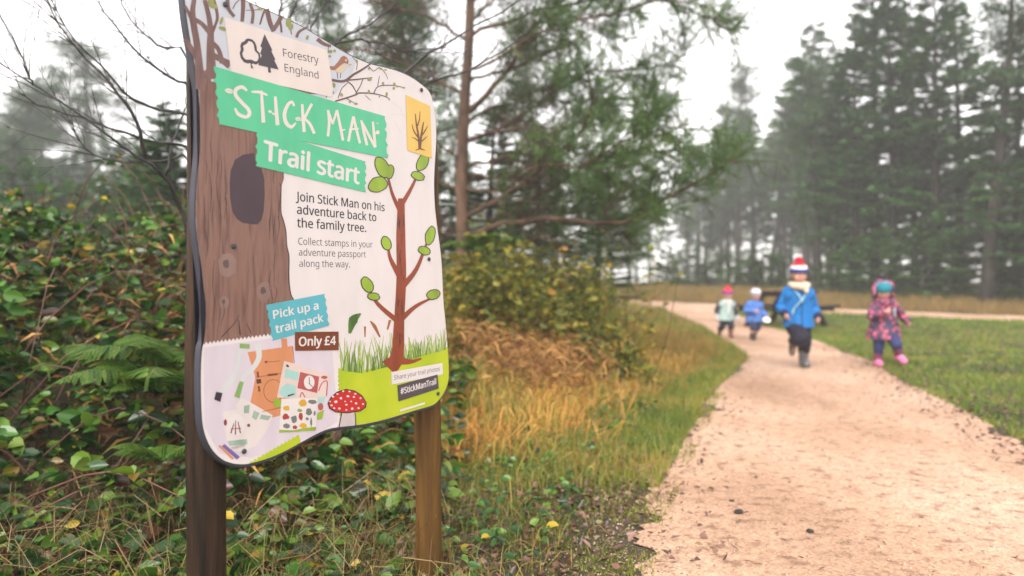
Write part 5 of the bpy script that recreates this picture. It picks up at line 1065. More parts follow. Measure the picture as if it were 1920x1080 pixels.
# fallen leaves, grit and twigs
n = 4600; y = 2.0 + 4.2 * rng.random(n) ** 1.5; x = path_left(y) - .52 + rng.normal(0, .60, n) * np.where(rng.random(n) < .5, 1, .6); k = (x < path_left(y) + .55 * rng.random(n) ** 2)
x, y = x[k], y[k]; D = unit(np.stack([*rng.normal(0, 1, (2, len(x))), rng.normal(0, .25, len(x))], -1))
G = Geo(); G.cards(np.stack([x, y, ground(x, y) + rng.uniform(.008, .03, len(x))], -1), D, np.cross(unit(rng.normal(0, .35, (len(x), 3)) + [0, 0, 1]), D), rng.uniform(.012, .042, len(x)), rng.uniform(.007, .026, len(x)), fold=.35, droop=-.2)
o = G.link('leaf_litter', M_litter); tag(o, 'brown wet fallen leaves littering the near edge of the path', 'leaves', kind='stuff')
n = 1500; y = 3.6 + 8 * rng.random(n) ** 1.3; x = path_right(y) + rng.normal(.05, .22, n); D = unit(np.stack([*rng.normal(0, 1, (2, n)), rng.normal(0, .25, n)], -1))
G = Geo(); G.cards(np.stack([x, y, ground(x, y) + rng.uniform(.012, .04, n)], -1), D, np.cross(unit(rng.normal(0, .35, (n, 3)) + [0, 0, 1]), D), rng.uniform(.015, .045, n), rng.uniform(.008, .026, n), fold=.35, droop=-.2)
o = G.link('leaf_litter', M_litter); tag(o, 'thin scatter of brown leaves along the lawn side of the path', 'leaves', kind='stuff')
n = 480; y = 2.1 + 5 * rng.random(n) ** 1.2; x = path_left(y) - .25 - .8 * rng.random(n)
G = Geo(); leaves(G, np.stack([x, y, ground(x, y) + rng.uniform(.02, .09, n)], -1), rng.uniform(.02, .045, n), .66, n=3, tilt=.3, shape='ovate')
o = G.link('low_bramble', M_bramble); tag(o, 'low trailing bramble leaves on the ground right of the golden post', 'leaves', kind='stuff')
n = 9000; y = 2.1 + 8 * rng.random(n) ** 1.6; x = path_left(y) - .1 + (path_right(y) - path_left(y) + .2) * rng.random(n); e_ = rng.random(n) < .35; x = np.where(e_, path_left(y) - .05 + rng.normal(0, .16, n), x)
G = Geo(); r_ = rng.uniform(.0018, .0050, n)
P = np.stack([x, y, np.maximum(np.interp(y, ROWS, rise(ROWS)), ground(x, y)) + .006 + r_ * .3], -1)
oc = np.array([[1, 0, 0], [0, 1, 0], [-1, 0, 0], [0, -1, 0], [0, 0, .8], [0, 0, -.6]])
V = P[:, None] + (oc[None] * r_[:, None, None]) * rng.uniform(.6, 1.4, (n, 6, 1)); i = np.arange(n)[:, None] * 6
G.add(V.reshape(-1, 3), np.vstack([i + f for f in ([0, 1, 4], [1, 2, 4], [2, 3, 4], [3, 0, 4], [1, 0, 5], [2, 1, 5], [3, 2, 5], [0, 3, 5])]))
o = G.link('grit', leaf_mat('loose_grit', [(0, (.16, .10, .07)), (.5, (.42, .27, .20)), (1, (.54, .40, .32))], rough=.7, trans=0)); tag(o, 'loose pink grit scattered over the path', 'gravel', kind='stuff')
n = 1500; y = 2.1 + 7 * rng.random(n) ** 1.3; x = path_left(y) + (path_right(y) - path_left(y)) * rng.random(n) ** 1.3
G = Geo(); a = rng.uniform(0, 3.14, n); D = np.stack([np.cos(a), np.sin(a), rng.uniform(-.05, .15, n)], -1)
G.cards(np.stack([x, y, np.interp(y, ROWS, rise(ROWS)) + .012], -1), D, perp(D), rng.uniform(.010, .034, n), rng.uniform(.002, .006, n), shape='dia')
o = G.link('path_debris', M_litter); tag(o, 'bits of dark twig and needle strewn on the path', 'debris', kind='stuff')

# ------------------------------------------------------------------ the running children
def cloth(name, c, rough=.75, var=.18, scale=60):
    return plain(name, c, rough=rough, var=var, scale=scale, bump=.15, spec=.25)
M_skin = plain('child_skin', (.46, .25, .18), rough=.5, var=.10, scale=18, spec=.4)
M_lip = plain('lips', (.42, .13, .12), rough=.4); M_eye = plain('eye_dark', (.03, .02, .018), rough=.15); M_eyew = plain('eye_white', (.75, .73, .72), rough=.25)
M_hair_b = plain('brown_hair', (.05, .026, .014), rough=.5, var=.3, scale=90); M_hair_f = plain('fair_hair', (.26, .16, .07), rough=.5, var=.3, scale=90)
M_rubber = plain('black_rubber', (.02, .02, .022), rough=.3)

def short(a, f=.68):
    e, w = np.array(a[1], float), np.array(a[2], float)
    return (a[0], a[1], e + (w - e) * f)

class Child:
    """A child: one continuous body skin with face and fingers, clothed in separate meshes. Local x = the child's left, -y = the way it faces."""
    def __init__(s, px, py, Y, H, face, label, name='person'):
        c = at(px, py, Y); z = float(np.interp(c[1], ROWS, rise(ROWS)))
        s.root = empty(name, (c[0], c[1], z + .006), face); tag(s.root, label, 'child'); s.H = H; s.G = Geo()
    def limb(s, pts, rad, G=None):
        for k in range(len(pts) - 1): (G or s.G).capsule(pts[k:k + 2], rad[k:k + 2])
    def hand(s, wrist, fwd, palm, size, curl=.5, thumb=1):
        """Palm and five separate bent fingers."""
        f = unit(np.array(fwd, float)); n = np.array(palm, float); n = unit(n - f * n.dot(f)); a = np.cross(f, n); w = np.array(wrist, float); k = size
        s.limb([w - f * .15 * k, w + f * .12 * k, w + f * .38 * k], [.17 * k, .20 * k, .21 * k])
        s.limb([w + f * .15 * k + a * .12 * k, w + f * .40 * k + a * .15 * k], [.14 * k, .12 * k]); s.limb([w + f * .15 * k - a * .12 * k, w + f * .40 * k - a * .15 * k], [.14 * k, .12 * k])
        for i, (off, ln) in enumerate(((-.27, .40), (-.09, .50), (.09, .54), (.26, .46))):
            b = w + f * .46 * k + a * off * k; d1 = unit(f * math.cos(curl) + n * math.sin(curl)); d2 = unit(f * math.cos(curl * 2.1) + n * math.sin(curl * 2.1))
            s.limb([b, b + d1 * ln * .5 * k, b + d1 * ln * .5 * k + d2 * ln * .45 * k], [.075 * k, .068 * k, .055 * k])
        t = w + f * .16 * k + a * .22 * k * thumb; d = unit(f * .6 + a * thumb * .75 + n * .3)
        s.limb([t, t + d * .24 * k, t + unit(d + f * .5) * .44 * k], [.09 * k, .08 * k, .062 * k])
    def head(s, c, r, yaw=0, pitch=0, roll=0, hair=None, smile=True):
        """r = half the head height. Builds skull, jaw, nose, ears, brows; eyes and mouth are children."""
        Rm = np.array((Matrix.Rotation(yaw, 3, 'Z') @ Matrix.Rotation(roll, 3, 'Y') @ Matrix.Rotation(pitch, 3, 'X'))); c = np.array(c, float); s.hc, s.hr, s.Rm = c, r, Rm
        P = lambda x, y, z: c + Rm @ (np.array([x, y, z]) * r)
        s.P = P
        s.G.ball(P(0, .06, .18), np.array([.76, .86, .82]) * r, 20, 14, Rm); s.G.ball(P(0, -.12, -.34), np.array([.60, .62, .62]) * r, 18, 12, Rm); s.G.ball(P(0, -.42, -.72), np.array([.24, .22, .18]) * r, 12, 8, Rm)
        for q in (-1, 1):
            s.G.ball(P(.36 * q, -.50, -.30), np.array([.26, .22, .24]) * r, 12, 8, Rm); s.G.ball(P(.76 * q, .10, -.08), np.array([.10, .17, .25]) * r, 10, 8, Rm); s.G.ball(P(.27 * q, -.70, .16), np.array([.24, .12, .09]) * r, 10, 8, Rm)
        s.limb([P(0, -.74, .05), P(0, -.84, -.16), P(0, -.86, -.22)], [.07 * r, .10 * r, .12 * r]); s.G.ball(P(0, -.68, -.50), np.array([.24, .14, .10]) * r, 10, 8, Rm)
        for q in (-1, 1):
            g = Geo(); g.ball(P(.28 * q, -.665, .02), np.array([.125, .085, .075]) * r, 12, 8, Rm); e = g.link('eye', M_eyew, s.root, True)
            g = Geo(); g.ball(P(.28 * q, -.735, .02), np.array([.062, .035, .066]) * r, 10, 8, Rm); g.link('iris', M_eye, e, True)
            g = Geo(); g.limb = None; g.capsule([P(.15 * q, -.80, .20), P(.29 * q, -.80, .25), P(.43 * q, -.70, .19)], [.03 * r, .038 * r, .025 * r], 8); g.link('eyebrow', hair or M_hair_b, s.root, True)
        g = Geo(); u = .05 if smile else 0
        g.capsule([P(-.24, -.70, -.47 + u), P(-.1, -.80, -.52), P(.1, -.80, -.52), P(.24, -.70, -.47 + u)], [.025 * r, .05 * r, .05 * r, .025 * r], 8); g.link('mouth', M_lip, s.root, True)
    def body(s): s.b = merged('body', s.G, .0055, M_skin, s.root, 3); return s.b
    def wear(s, name, pieces, mat, voxel=.007, wr=.012, ws=.07, sm=5, parent=None, label=None, hem=None):
        g = Geo()
        for p in pieces: s.limb(p[0], p[1], g)
        o = merged(name, g, voxel, mat, parent or s.root, sm, wr, ws, hem)
        if label: o['label'] = label
        return o
    def on_head(s, prof, name, mat, seg=28, tilt=0, off=(0, 0, 0), parent=None, thick=.05):
        """A cap turned on the head's axis; closed underneath by its own thickness."""
        r = s.hr; pr = [(a * r, h * r) for a, h in prof]; inner = [(max(a - thick * r, .0005), h - (thick * r if i and a < .5 * r else 0)) for i, (a, h) in enumerate(pr)][::-1]
        g = Geo(); g.lathe(pr + inner, s.P(*off), seg, s.Rm @ np.array(Matrix.Rotation(tilt, 3, 'X')) @ np.diag([.93, 1.04, 1]))
        return g.link(name, mat, parent or s.root, True)
def rot(*a): return a

# --- child in the bright blue jacket, running straight down the path (faces the camera: local -y is towards it)
def blue_boy():
    s = Child(1507, 690, 8.42, 1.2, R(-4), 'child running in a bright blue jacket and striped bobble hat on the gravel')
    X = -.062                                         # body axis stands left of the planted foot
    hip, neck = np.array([X + .01, .02, .50]), np.array([X - .01, -.03, .92])
    s.limb([hip, (X, 0, .66), (X - .005, -.02, .82)], [.105, .105, .11]); s.limb([(X - .10, -.02, .85), (X + .09, -.02, .85)], [.055, .055]); s.limb([(X - .01, -.02, .86), (X - .012, -.045, .98)], [.05, .045])
    LS, LE, LW = (X + .115, -.02, .845), (X + .185, .05, .69), (X + .215, -.02, .555)          # child's left arm = right in the photo
    RS, RE, RW = (X - .125, -.02, .845), (X - .205, .03, .70), (X - .16, -.10, .585)
    for a in ((LS, LE, LW), (RS, RE, RW)): s.limb(a, [.045, .038, .027])
    s.hand(LW, (.10, -.15, -1), (-1, -.3, 0), .076, .8, -1); s.hand(RW, (.2, -.45, -.9), (1, -.3, 0), .076, .9, 1)
    LH, LK, LA = (X + .055, .0, .48), (X + .058, -.05, .29), (X + .062, .01, .07)
    RH, RK, RA = (X - .045, .0, .47), (X - .03, -.17, .345), (X - .025, .10, .27)
    s.limb([LH, LK, LA], [.078, .055, .04]); s.limb([RH, RK, RA], [.078, .055, .04]); s.limb([LA, (LA[0], LA[1] - .10, .035)], [.036, .03]); s.limb([RA, (RA[0], RA[1] + .03, RA[2] - .11)], [.036, .03])
    s.head((X - .015, -.075, 1.055), .108, yaw=R(3), pitch=R(5)); s.body()
    blue = cloth('bright_blue_jacket_cloth', (.010, .14, .40)); navy = cloth('navy_cloth', (.012, .018, .06)); dark = cloth('dark_trouser_cloth', (.012, .011, .022))
    j = s.wear('jacket', [([(X + .005, .0, .44), (X, -.005, .62), (X, -.025, .80), (X - .005, -.03, .89)], [.142, .128, .122, .08]), ([(X - .085, 0, .44), (X - .06, -.025, .80)], [.085, .08]), ([(X + .095, 0, .44), (X + .06, -.025, .80)], [.085, .08]), ([(X - .10, -.03, .83), (X + .09, -.03, .83)], [.085, .085]), ([(X - .08, -.045, .875), (X + .07, -.045, .875)], [.075, .075]),
                          (short((LS, LE, LW)), [.066, .056, .050]), (short((RS, RE, RW)), [.066, .056, .050])], blue, wr=.016, hem=.458)
    s.wear('jacket_hood', [([(X - .085, .05, .895), (X, .075, .885), (X + .085, .05, .895)], [.04, .05, .04]), ([(X - .09, .04, .89), (X - .05, -.09, .87)], [.028, .022]), ([(X + .09, .04, .89), (X + .05, -.09, .87)], [.028, .022])], blue, parent=j)
    s.wear('sleeve_panel', [([(RS[0] - .01, RS[1] + .01, RS[2] - .01), (RE[0] - .014, RE[1] + .01, RE[2])], [.063, .056])], navy, parent=j)
    for nm, E, W in (('cuff', LE, LW), ('cuff', RE, RW)): q = np.array(E) + (np.array(W) - np.array(E)) * .66; s.wear(nm, [([q, q + (np.array(W) - q) * .22], [.053, .050])], navy, parent=j, voxel=.006)
    g = Geo(); g.tube([(X - .002, -.148, .845), (X, -.150, .72), (X, -.146, .60), (X + .003, -.140, .46)], .005, 6); g.link('zip', navy, j)
    g = Geo(); st = cloth('pale_strap_cloth', (.34, .55, .62))
    for a, b in (((X - .075, -.12, .88), (X + .01, -.158, .74)), ((X + .085, -.115, .88), (X - .10, -.155, .66)), ((X - .10, -.155, .66), (X - .105, -.14, .60))): g.tube([a, ((a[0] + b[0]) / 2, min(a[1], b[1]) - .010, (a[2] + b[2]) / 2), b], [.0075] * 3, 6)
    g.link('bag_strap', st, s.root, True)
    s.wear('trousers', [([LH, LK, (LA[0], LA[1] - .02, .20)], [.092, .075, .068]), ([RH, (RK[0], RK[1] - .01, RK[2]), (RA[0], RA[1] - .03, RA[2] + .03)], [.098, .098, .066]), ([(X - .04, 0, .50), (X + .05, 0, .50)], [.10, .10])], dark)
    boot = plain('grey_wellington', (.10, .105, .11), rough=.3)
    b = s.wear('boot', [([(LK[0], LK[1] + .02, .235), (LA[0], LA[1], .10), (LA[0], LA[1], .052)], [.060, .054, .052]), ([(LA[0], LA[1], .048), (LA[0], LA[1] - .11, .044)], [.050, .044])], boot, wr=.002)
    s.wear('sole', [([(LA[0], LA[1] + .01, .012), (LA[0], LA[1] - .115, .012)], [.013, .013]), ([(LA[0] - .025, LA[1] - .0, .012), (LA[0] - .022, LA[1] - .10, .012)], [.012, .012]), ([(LA[0] + .025, LA[1] - .0, .012), (LA[0] + .022, LA[1] - .10, .012)], [.012, .012])], M_rubber, voxel=.005, wr=0, parent=b, sm=2)
    s.wear('boot', [([(RK[0], RK[1] + .17, RK[2] - .045), RA], [.055, .048]), ([(RA[0], RA[1] + .01, RA[2]), (RA[0], RA[1] + .04, RA[2] - .12)], [.046, .036])], boot, wr=.002)
    cream = cloth('cream_scarf_knit', (.60, .48, .36), scale=120)
    s.wear('scarf', [([s.hc + [-.075, .05, -.115], s.hc + [-.075, -.05, -.125], s.hc + [0, -.092, -.135], s.hc + [.078, -.04, -.125], s.hc + [.075, .05, -.11], s.hc + [0, .085, -.11]], [.034, .038, .042, .040, .036, .034]), ([s.hc + [.05, -.08, -.14], s.hc + [.055, -.10, -.19]], [.032, .026])], cream)
    navyk = cloth('blue_knit', (.03, .055, .28), scale=140); whitek = cloth('white_knit', (.72, .70, .70), scale=140); redk = cloth('red_knit', (.52, .02, .045), scale=140)
    h = s.on_head([(.90, .18), (.93, .28), (.92, .62)], 'bobble_hat', navyk, off=(0, .05, 0))
    s.on_head([(.925, .60), (.91, .76), (.84, .94)], 'white_band', whitek, off=(0, .05, 0), parent=h); s.on_head([(.85, .92), (.70, 1.10), (.42, 1.24), (.01, 1.29)], 'red_crown', redk, off=(0, .05, 0), parent=h)
    s.on_head([(.935, .17), (.96, .22), (.95, .36), (.93, .40)], 'turned_brim', cloth('dark_navy_knit', (.015, .02, .09), scale=140), off=(0, .05, 0), parent=h)
    g = Geo(); c = s.P(0, .06, 1.44)
    g.ball(c, .036, 14, 10); D = rand_unit(420); g.cards(c + D * .028, D, perp(D), .024, .006, shape='blade'); g.link('bobble', redk, h)
    g = Geo(); g.ball(s.P(0, -.34, .26), np.array([.58, .34, .14]) * s.hr, 14, 8, s.Rm); g.link('hair', M_hair_b, s.root, True)
blue_boy()

def girl():
    s = Child(1648, 688, 8.54, 1.04, R(-8), 'small child in a pink and navy patterned hooded coat, skipping along the grass edge')
    X = .055
    s.limb([(X, .02, .42), (X - .005, 0, .56), (X - .01, -.02, .68)], [.10, .10, .10]); s.limb([(X - .09, -.01, .70), (X + .08, -.01, .70)], [.05, .05]); s.limb([(X - .01, -.02, .71), (X - .02, -.05, .80)], [.046, .042])
    RS, RE, RW = (X - .10, -.02, .695), (X - .165, -.10, .585), (X - .03, -.19, .635)
    LS, LE, LW = (X + .10, -.01, .695), (X + .20, .06, .60), (X + .275, .03, .505)
    for a in ((RS, RE, RW), (LS, LE, LW)): s.limb(a, [.042, .036, .026])
    s.hand(RW, (.9, -.2, .35), (0, .8, -.3), .068, 1.0, 1); s.hand(LW, (.5, -.15, -.8), (-.7, -.2, -.4), .068, .7, -1)
    RH, RK, RA = (X - .055, 0, .38), (X - .062, -.02, .22), (X - .06, .03, .055)
    LH, LK, LA = (X + .05, -.01, .39), (X + .085, -.15, .26), (X + .125, -.09, .135)
    s.limb([RH, RK, RA], [.066, .046, .034]); s.limb([LH, LK, LA], [.066, .046, .034]); s.limb([RA, (RA[0], RA[1] - .09, .03)], [.032, .026]); s.limb([LA, (LA[0] + .02, LA[1] - .08, LA[2] - .045)], [.032, .026])
    s.head((X - .03, -.085, .875), .104, yaw=R(-14), pitch=R(22)); s.body()
    # pink blotches printed on navy cloth
    m, N, L, b = new_mat('pink_blossom_print_on_navy'); tc = N.new('ShaderNodeTexCoord'); v = N.new('ShaderNodeTexVoronoi'); v.inputs['Scale'].default_value = 24; L.new(tc.outputs['Object'], v.inputs['Vector'])
    n = N.new('ShaderNodeTexNoise'); n.inputs['Scale'].default_value = 30; L.new(tc.outputs['Object'], n.inputs['Vector']); ad = N.new('ShaderNodeMath'); ad.operation = 'MULTIPLY_ADD'; ad.inputs[1].default_value = .5; L.new(n.outputs['Fac'], ad.inputs[0]); L.new(v.outputs['Distance'], ad.inputs[2])
    r = ramp(N, [(.0, (.55, .10, .16)), (.62, (.50, .08, .13)), (.70, (.04, .02, .06)), (1, (.03, .02, .06))]); L.new(ad.outputs['Value'], r.inputs['Fac']); L.new(r.outputs['Color'], b.inputs['Base Color']); b.inputs['Roughness'].default_value = .6
    pat = m; pink = cloth('pink_lining', (.62, .22, .36)); teal = cloth('teal_knit', (.015, .17, .22), scale=130); navy = cloth('dark_blue_leggings', (.025, .03, .10))
    j = s.wear('coat', [([(X - .005, .01, .30), (X, .0, .50), (X - .005, -.015, .66), (X - .01, -.03, .74)], [.172, .132, .115, .075]), ([(X - .10, .0, .30), (X - .05, -.015, .64)], [.10, .07]), ([(X + .10, .0, .30), (X + .05, -.015, .64)], [.10, .07]), ([(X - .08, -.03, .68), (X + .07, -.03, .68)], [.08, .08]),
                        (short((RS, RE, RW), .75), [.062, .054, .047]), (short((LS, LE, LW), .75), [.062, .054, .047]), ([(X - .06, -.075, .735), (X - .02, -.085, .74), (X + .04, -.07, .735)], [.06, .06, .06])], pat, wr=.014, hem=.318)
    c, r_ = s.hc, s.hr
    h = s.wear('hood', [([s.P(-.86, -.15, -.55), s.P(-.98, .02, .10), s.P(-.72, .02, .78), s.P(0, .05, 1.05), s.P(.72, .02, .78), s.P(.98, .02, .10), s.P(.86, -.15, -.55)], [.024] * 7), ([s.P(-.6, .5, -.5), s.P(-.55, .55, .5), s.P(.55, .55, .5), s.P(.6, .5, -.5)], [.05] * 4), ([s.P(0, .7, -.5), s.P(0, .72, .5)], [.055, .05]), ([s.P(-.55, .35, .72), s.P(.55, .35, .72)], [.04, .04]), ([s.P(-.7, .1, -.8), s.P(0, .5, -.9), s.P(.7, .1, -.8)], [.045] * 3)], pat, parent=j)
    s.wear('hood_lining', [([s.P(-.9, -.22, -.35), s.P(-.92, -.14, .20), s.P(-.66, -.12, .80), s.P(0, -.08, 1.02), s.P(.3, -.09, .98)], [.016] * 5)], pink, parent=h, wr=0)
    s.on_head([(.90, .10), (.94, .24), (.92, .60), (.76, .88), (.45, 1.04), (.01, 1.09)], 'knit_hat', teal, off=(0, -.02, 0))
    g = Geo()
    for q in (-1, 1): g.capsule([s.P(.62 * q, -.36, .12), s.P(.68 * q, -.30, -.3), s.P(.60 * q, -.30, -.66)], [.018, .02, .014], 8)
    g.ball(s.P(0, -.40, .20), np.array([.55, .30, .14]) * r_, 12, 8, s.Rm); g.link('hair', M_hair_b, s.root, True)
    s.wear('leggings', [([RH, RK, (RA[0], RA[1], .09)], [.074, .057, .046]), ([LH, LK, (LA[0], LA[1] - .0, LA[2] + .03)], [.076, .060, .047])], navy, wr=.004)
    m2, N, L, b = new_mat('red_striped_socks'); tc = N.new('ShaderNodeTexCoord'); w = N.new('ShaderNodeTexWave'); w.bands_direction = 'Z'; w.inputs['Scale'].default_value = 16; L.new(tc.outputs['Object'], w.inputs['Vector']); r = ramp(N, [(.4, (.03, .03, .09)), (.6, (.32, .05, .08))]); L.new(w.outputs['Fac'], r.inputs['Fac']); L.new(r.outputs['Color'], b.inputs['Base Color'])
    s.wear('sock', [([(RK[0], RK[1] + .025, .155), (RA[0], RA[1], .07)], [.052, .047])], m2, wr=0); s.wear('sock', [([(LK[0] + .018, LK[1] + .02, LK[2] - .05), (LA[0], LA[1], LA[2] + .01)], [.054, .047])], m2, wr=0)
    shoe = cloth('pink_shoe', (.66, .17, .32)); soleT = cloth('turquoise_trim', (.10, .42, .48))
    for A, toe in ((RA, (RA[0] - .005, RA[1] - .095, .032)), (LA, (LA[0] + .03, LA[1] - .085, LA[2] - .06))):
        d = np.array(toe) - np.array(A); b_ = s.wear('shoe', [([(A[0], A[1] + .012, A[2] - .015), np.array(A) + d * .5 - [0, 0, .004], toe], [.044, .042, .038])], shoe, wr=0, voxel=.005)
        s.wear('shoe_trim', [([(A[0], A[1] + .005, A[2] + .012), np.array(A) + d * .32 + [0, 0, .02]], [.034, .028])], soleT, wr=0, voxel=.005, parent=b_)
    g = Geo(); st = cloth('grey_strap', (.24, .28, .32)); g.tube([(X + .095, .03, .755), (X + .085, -.075, .72), (X + .07, -.135, .62), (X + .10, -.10, .50)], [.012] * 4, 8); g.tube([(X - .10, -.135, .64), (X - .0, -.165, .60)], [.012, .012], 8); g.link('bag_strap', st, s.root, True)
girl()

def toddler(px, py, Y, face, label, hatprof, hatmats, coat, sleeve, trouser, boot, boby, bare_legs, phase, extra):
    s = Child(px, py, Y, .9, face, label)
    s.limb([(0, .02, .40), (0, 0, .52), (0, -.02, .60)], [.088, .09, .09]); s.limb([(-.08, -.01, .62), (.08, -.01, .62)], [.045, .045]); s.limb([(0, -.02, .63), (0, -.04, .70)], [.043, .04])
    q = phase
    RS, LS = (-.095, -.01, .615), (.095, -.01, .615)
    RE, LE = (-.155, .02 + .03 * q, .50), (.150, .02 - .03 * q, .50); RW, LW = extra['rw'], extra['lw']
    for a in ((RS, RE, RW), (LS, LE, LW)): s.limb(a, [.038, .033, .025])
    s.hand(RW, np.array(RW) - np.array(RE), (1, -.4, 0), .062, .7, 1); s.hand(LW, np.array(LW) - np.array(LE), (-1, -.4, 0), .062, .7, -1)
    fH, fK, fA = (.05 * q, -.0, .36), (.058 * q, -.09, .22), (.06 * q, -.05, .055); bH, bK, bA = (-.05 * q, .0, .36), (-.062 * q, .01, .21), (-.075 * q, .14, .12)
    s.limb([fH, fK, fA], [.06, .044, .032]); s.limb([bH, bK, bA], [.06, .044, .032]); s.limb([fA, (fA[0], fA[1] - .08, .028)], [.03, .024]); s.limb([bA, (bA[0], bA[1] + .01, .05)], [.03, .024])
    s.head((0, -.065, .775), .10, pitch=R(8), hair=M_hair_f); s.body()
    j = s.wear('coat', [([(0, .01, .30), (0, 0, .48), (0, -.015, .58), (0, -.025, .65)], [.130, .112, .105, .068]), ([(-.07, 0, .30), (-.045, -.015, .57)], [.085, .065]), ([(.07, 0, .30), (.045, -.015, .57)], [.085, .065]), ([(-.075, -.025, .595), (.075, -.025, .595)], [.075, .075]), ([(-.045, -.05, .635), (.045, -.05, .635)], [.056, .056])] + ([] if sleeve is not coat else [(short((RS, RE, RW), .75), [.056, .049, .043]), (short((LS, LE, LW), .75), [.056, .049, .043])]), coat, wr=.012, hem=.315)
    if sleeve is not coat:
        for a in ((RS, RE, RW), (LS, LE, LW)): s.wear('sleeve', [(short(a, .8), [.056, .049, .043])], sleeve, parent=j)
    top = .26 if bare_legs else .12
    s.wear('shorts' if bare_legs else 'trousers', [([fH, fK] if bare_legs else [fH, fK, (fA[0], fA[1], .15)], [.074, .064] if bare_legs else [.074, .06, .05]), ([bH, bK] if bare_legs else [bH, bK, (bA[0], bA[1] - .03, bA[2] + .04)], [.074, .064] if bare_legs else [.074, .06, .05])], trouser)
    for A, K, toe in ((fA, fK, (fA[0], fA[1] - .09, .032)), (bA, bK, (bA[0], bA[1] + .02, bA[2] - .09))):
        A = np.array(A); K = np.array(K); s.wear('boot', [([A + (K - A) * (.34 if bare_legs else .45), A, A - [0, 0, .012]], [.044, .038, .038]), ([A - [0, 0, .015], toe], [.038, .030])], boot, wr=0, voxel=.006)
    h = s.on_head(hatprof[0], 'bobble_hat' if boby else 'knit_hat', hatmats[0], off=(0, .03, 0)); s.on_head(hatprof[1], 'hat_crown', hatmats[1], off=(0, .03, 0), parent=h)
    if boby:
        g = Geo(); c = s.P(0, .03, 1.32); g.ball(c, .03, 12, 8); D = rand_unit(200); g.cards(c + D * .022, D, perp(D), .02, .006, shape='blade'); g.link('bobble', hatmats[1], h)
    g = Geo(); g.ball(s.P(0, -.34, .22), np.array([.58, .34, .14]) * s.hr, 12, 8, s.Rm); g.link('hair', M_hair_f, s.root, True)
    return s
HP = ([(.90, .14), (.94, .26), (.90, .66)], [(.905, .64), (.74, .94), (.42, 1.12), (.01, 1.18)])
purple = cloth('purple_knit', (.19, .04, .20), scale=130); redk2 = cloth('scarlet_knit', (.58, .03, .06), scale=130)
s1 = toddler(1362, 634, 13.2, R(2), 'far small child in a pale green and dark coat with a red bobble hat', HP, (purple, redk2), cloth('pale_green_coat', (.34, .46, .43)), cloth('charcoal_sleeve', (.03, .035, .04)), cloth('dark_trousers', (.02, .022, .035)), plain('brown_boot', (.16, .055, .03), rough=.4), True, False, 1,
             dict(rw=(-.175, -.04, .39), lw=(.175, -.04, .39)))
s1.wear('scarf', [([(-.05, -.09, .66), (0, -.115, .64), (.05, -.09, .66)], [.028, .03, .028]), ([(.01, -.125, .62), (-.01, -.145, .44)], [.022, .018])], cloth('white_scarf_knit', (.62, .60, .58)))
for W in ((-.18, -.06, .36), (.18, -.06, .36)): s1.wear('mitten', [([(W[0], W[1] + .02, W[2] + .04), (W[0], W[1], W[2] - .03)], [.038, .036])], cloth('pale_mitten', (.50, .46, .44)), wr=0)
peri = cloth('periwinkle_coat', (.07, .17, .46))
s2 = toddler(1414, 639, 12.8, R(6), 'far small child in a periwinkle blue coat, shorts and dark wellington boots', HP, (cloth('grey_knit', (.34, .35, .42), scale=130), cloth('pale_grey_knit', (.56, .56, .60), scale=130)), peri, peri, cloth('dark_blue_shorts', (.02, .03, .07)), M_rubber, False, True, -1,
             dict(rw=(-.05, -.19, .50), lw=(.20, -.08, .40)))
# the white plate or bag it carries: held, so a thing of its own
pl = empty('paper_plate', tuple(s2.root.location + Vector((.165, -.15, .345))), 0)
g = Geo(); g.lathe([(.001, 0), (.04, 0), (.056, .008), (.064, .010), (.056, .006), (.04, -.004), (.001, -.004)], seg=24, rot=Matrix.Rotation(R(38), 3, 'X')); g.link('dish', plain('white_card', (.8, .8, .8), rough=.5), pl, True)
tag(pl, 'white paper plate held by the far child in the periwinkle coat', 'plate')

# ------------------------------------------------------------------ picnic table on the grass between the paths
def picnic_table():
    c = at(1474, 600, 15.6); z = float(ground(c[0], c[1])); root = empty('picnic_table', (c[0], c[1], z), R(46))
    m = noise_mat('dark_weathered_timber', [(.3, (.012, .010, .009)), (.7, (.045, .036, .030))], scale=5, rough=.7, bump=.4, stretch=(1, 8, 8))
    for k in range(5):
        g = Geo(); g.box((0, -.32 + .16 * k, .74), (1.55, .145, .045)); g.link('tabletop_plank', m, root)
    for q in (-1, 1):
        for k in range(2):
            g = Geo(); g.box((0, q * (.62 + .15 * k), .44), (1.55, .135, .045)); g.link('bench_plank', m, root)
        for e in (-1, 1):
            g = Geo(); d = np.array([0, .42 * q, -.72]); g.box((e * .55, q * .43, .36), (.07, .11, .86), Matrix.Rotation(q * math.atan2(.36, .72), 3, 'X')); g.link('leg', m, root)
    for e in (-1, 1):
        g = Geo(); g.box((e * .625, 0, .39), (.07, 1.5, .10)); g.link('bench_bearer', m, root)
        g = Geo(); g.box((e * .625, 0, .68), (.07, .72, .075)); g.link('top_bearer', m, root)
    tag(root, 'dark wooden picnic table on the grass behind the child in the blue jacket', 'picnic table')
picnic_table()

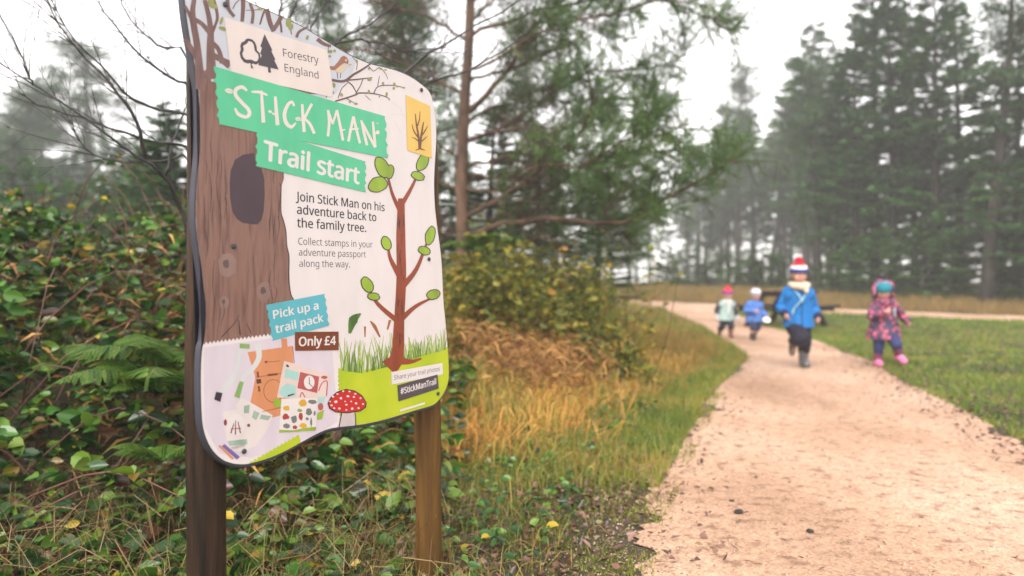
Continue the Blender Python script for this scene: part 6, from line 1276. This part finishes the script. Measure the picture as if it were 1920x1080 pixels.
# ------------------------------------------------------------------ stones and clods
def rock(name, px, py, size, mat, label, cat, seed, flat=.6, group=None):
    Y = CAM_H * F_PX / (py - 550); c = at(px, py, Y); z = float(ground(c[0], c[1])); r = np.random.default_rng(seed)
    bm = bmesh.new(); bmesh.ops.create_icosphere(bm, subdivisions=3, radius=1)
    ks = r.normal(0, 1, (7, 3)); ph = r.uniform(0, 6, 7)
    for v in bm.verts:
        p = np.array(v.co); f = 1 + .13 * sum(math.sin(p @ k * 1.8 + h) for k, h in zip(ks, ph)) / 1.6; v.co = Vector(p * f * [1, .8, flat] * size)
    me = bpy.data.meshes.new(name); bm.to_mesh(me); bm.free(); o = link(name, me, mat, None, True); o.location = (c[0], c[1], z + size * flat * .35 + .006); o.rotation_euler = (0, 0, r.uniform(0, 6))
    return tag(o, label, cat, group)
M_clod = noise_mat('dark_clod', [(.3, (.012, .010, .010)), (.7, (.06, .045, .038))], scale=40, rough=.7, bump=.8, dist=.01)
M_stone = noise_mat('pinkish_stone', [(.3, (.16, .10, .085)), (.7, (.38, .27, .23))], scale=30, rough=.5, bump=.4)
rock('dark_clod', 1385, 964, .022, M_clod, 'largest dark clod lying alone in the middle of the gravel path', 'clod', 1, .45)
rock('dark_clod', 1518, 1000, .017, M_clod, 'dark crumbly clod near the bottom of the path, right of the largest clod', 'clod', 2, .5)
rock('dark_clod', 1372, 942, .011, M_clod, 'tiny dark clod just behind the largest clod on the path', 'clod', 3, .5)
rock('stone', 868, 1070, .017, M_stone, 'pinkish stone beside the foot of the golden post, nearest to it', 'stone', 4, .7)
rock('stone', 905, 1062, .021, M_stone, 'larger reddish stone right of the stone beside the golden post', 'stone', 5, .7)
rock('stone', 880, 1042, .014, M_stone, 'small pale stone behind the two stones beside the golden post', 'stone', 6, .6)

# ------------------------------------------------------------------ mist
g = Geo(); g.box((0, 210, 10), (660, 440, 44))
mm = bpy.data.materials.new('mist'); mm.use_nodes = True; nt = mm.node_tree; nt.nodes.clear()
out = nt.nodes.new('ShaderNodeOutputMaterial'); v = nt.nodes.new('ShaderNodeVolumePrincipled'); v.inputs['Color'].default_value = (.97, .97, .98, 1); v.inputs['Density'].default_value = .0033; v.inputs['Anisotropy'].default_value = .2
nt.links.new(v.outputs['Volume'], out.inputs['Volume'])
tag(g.link('haze', mm), 'pale mist hanging in the air over the clearing', 'mist', kind='stuff')
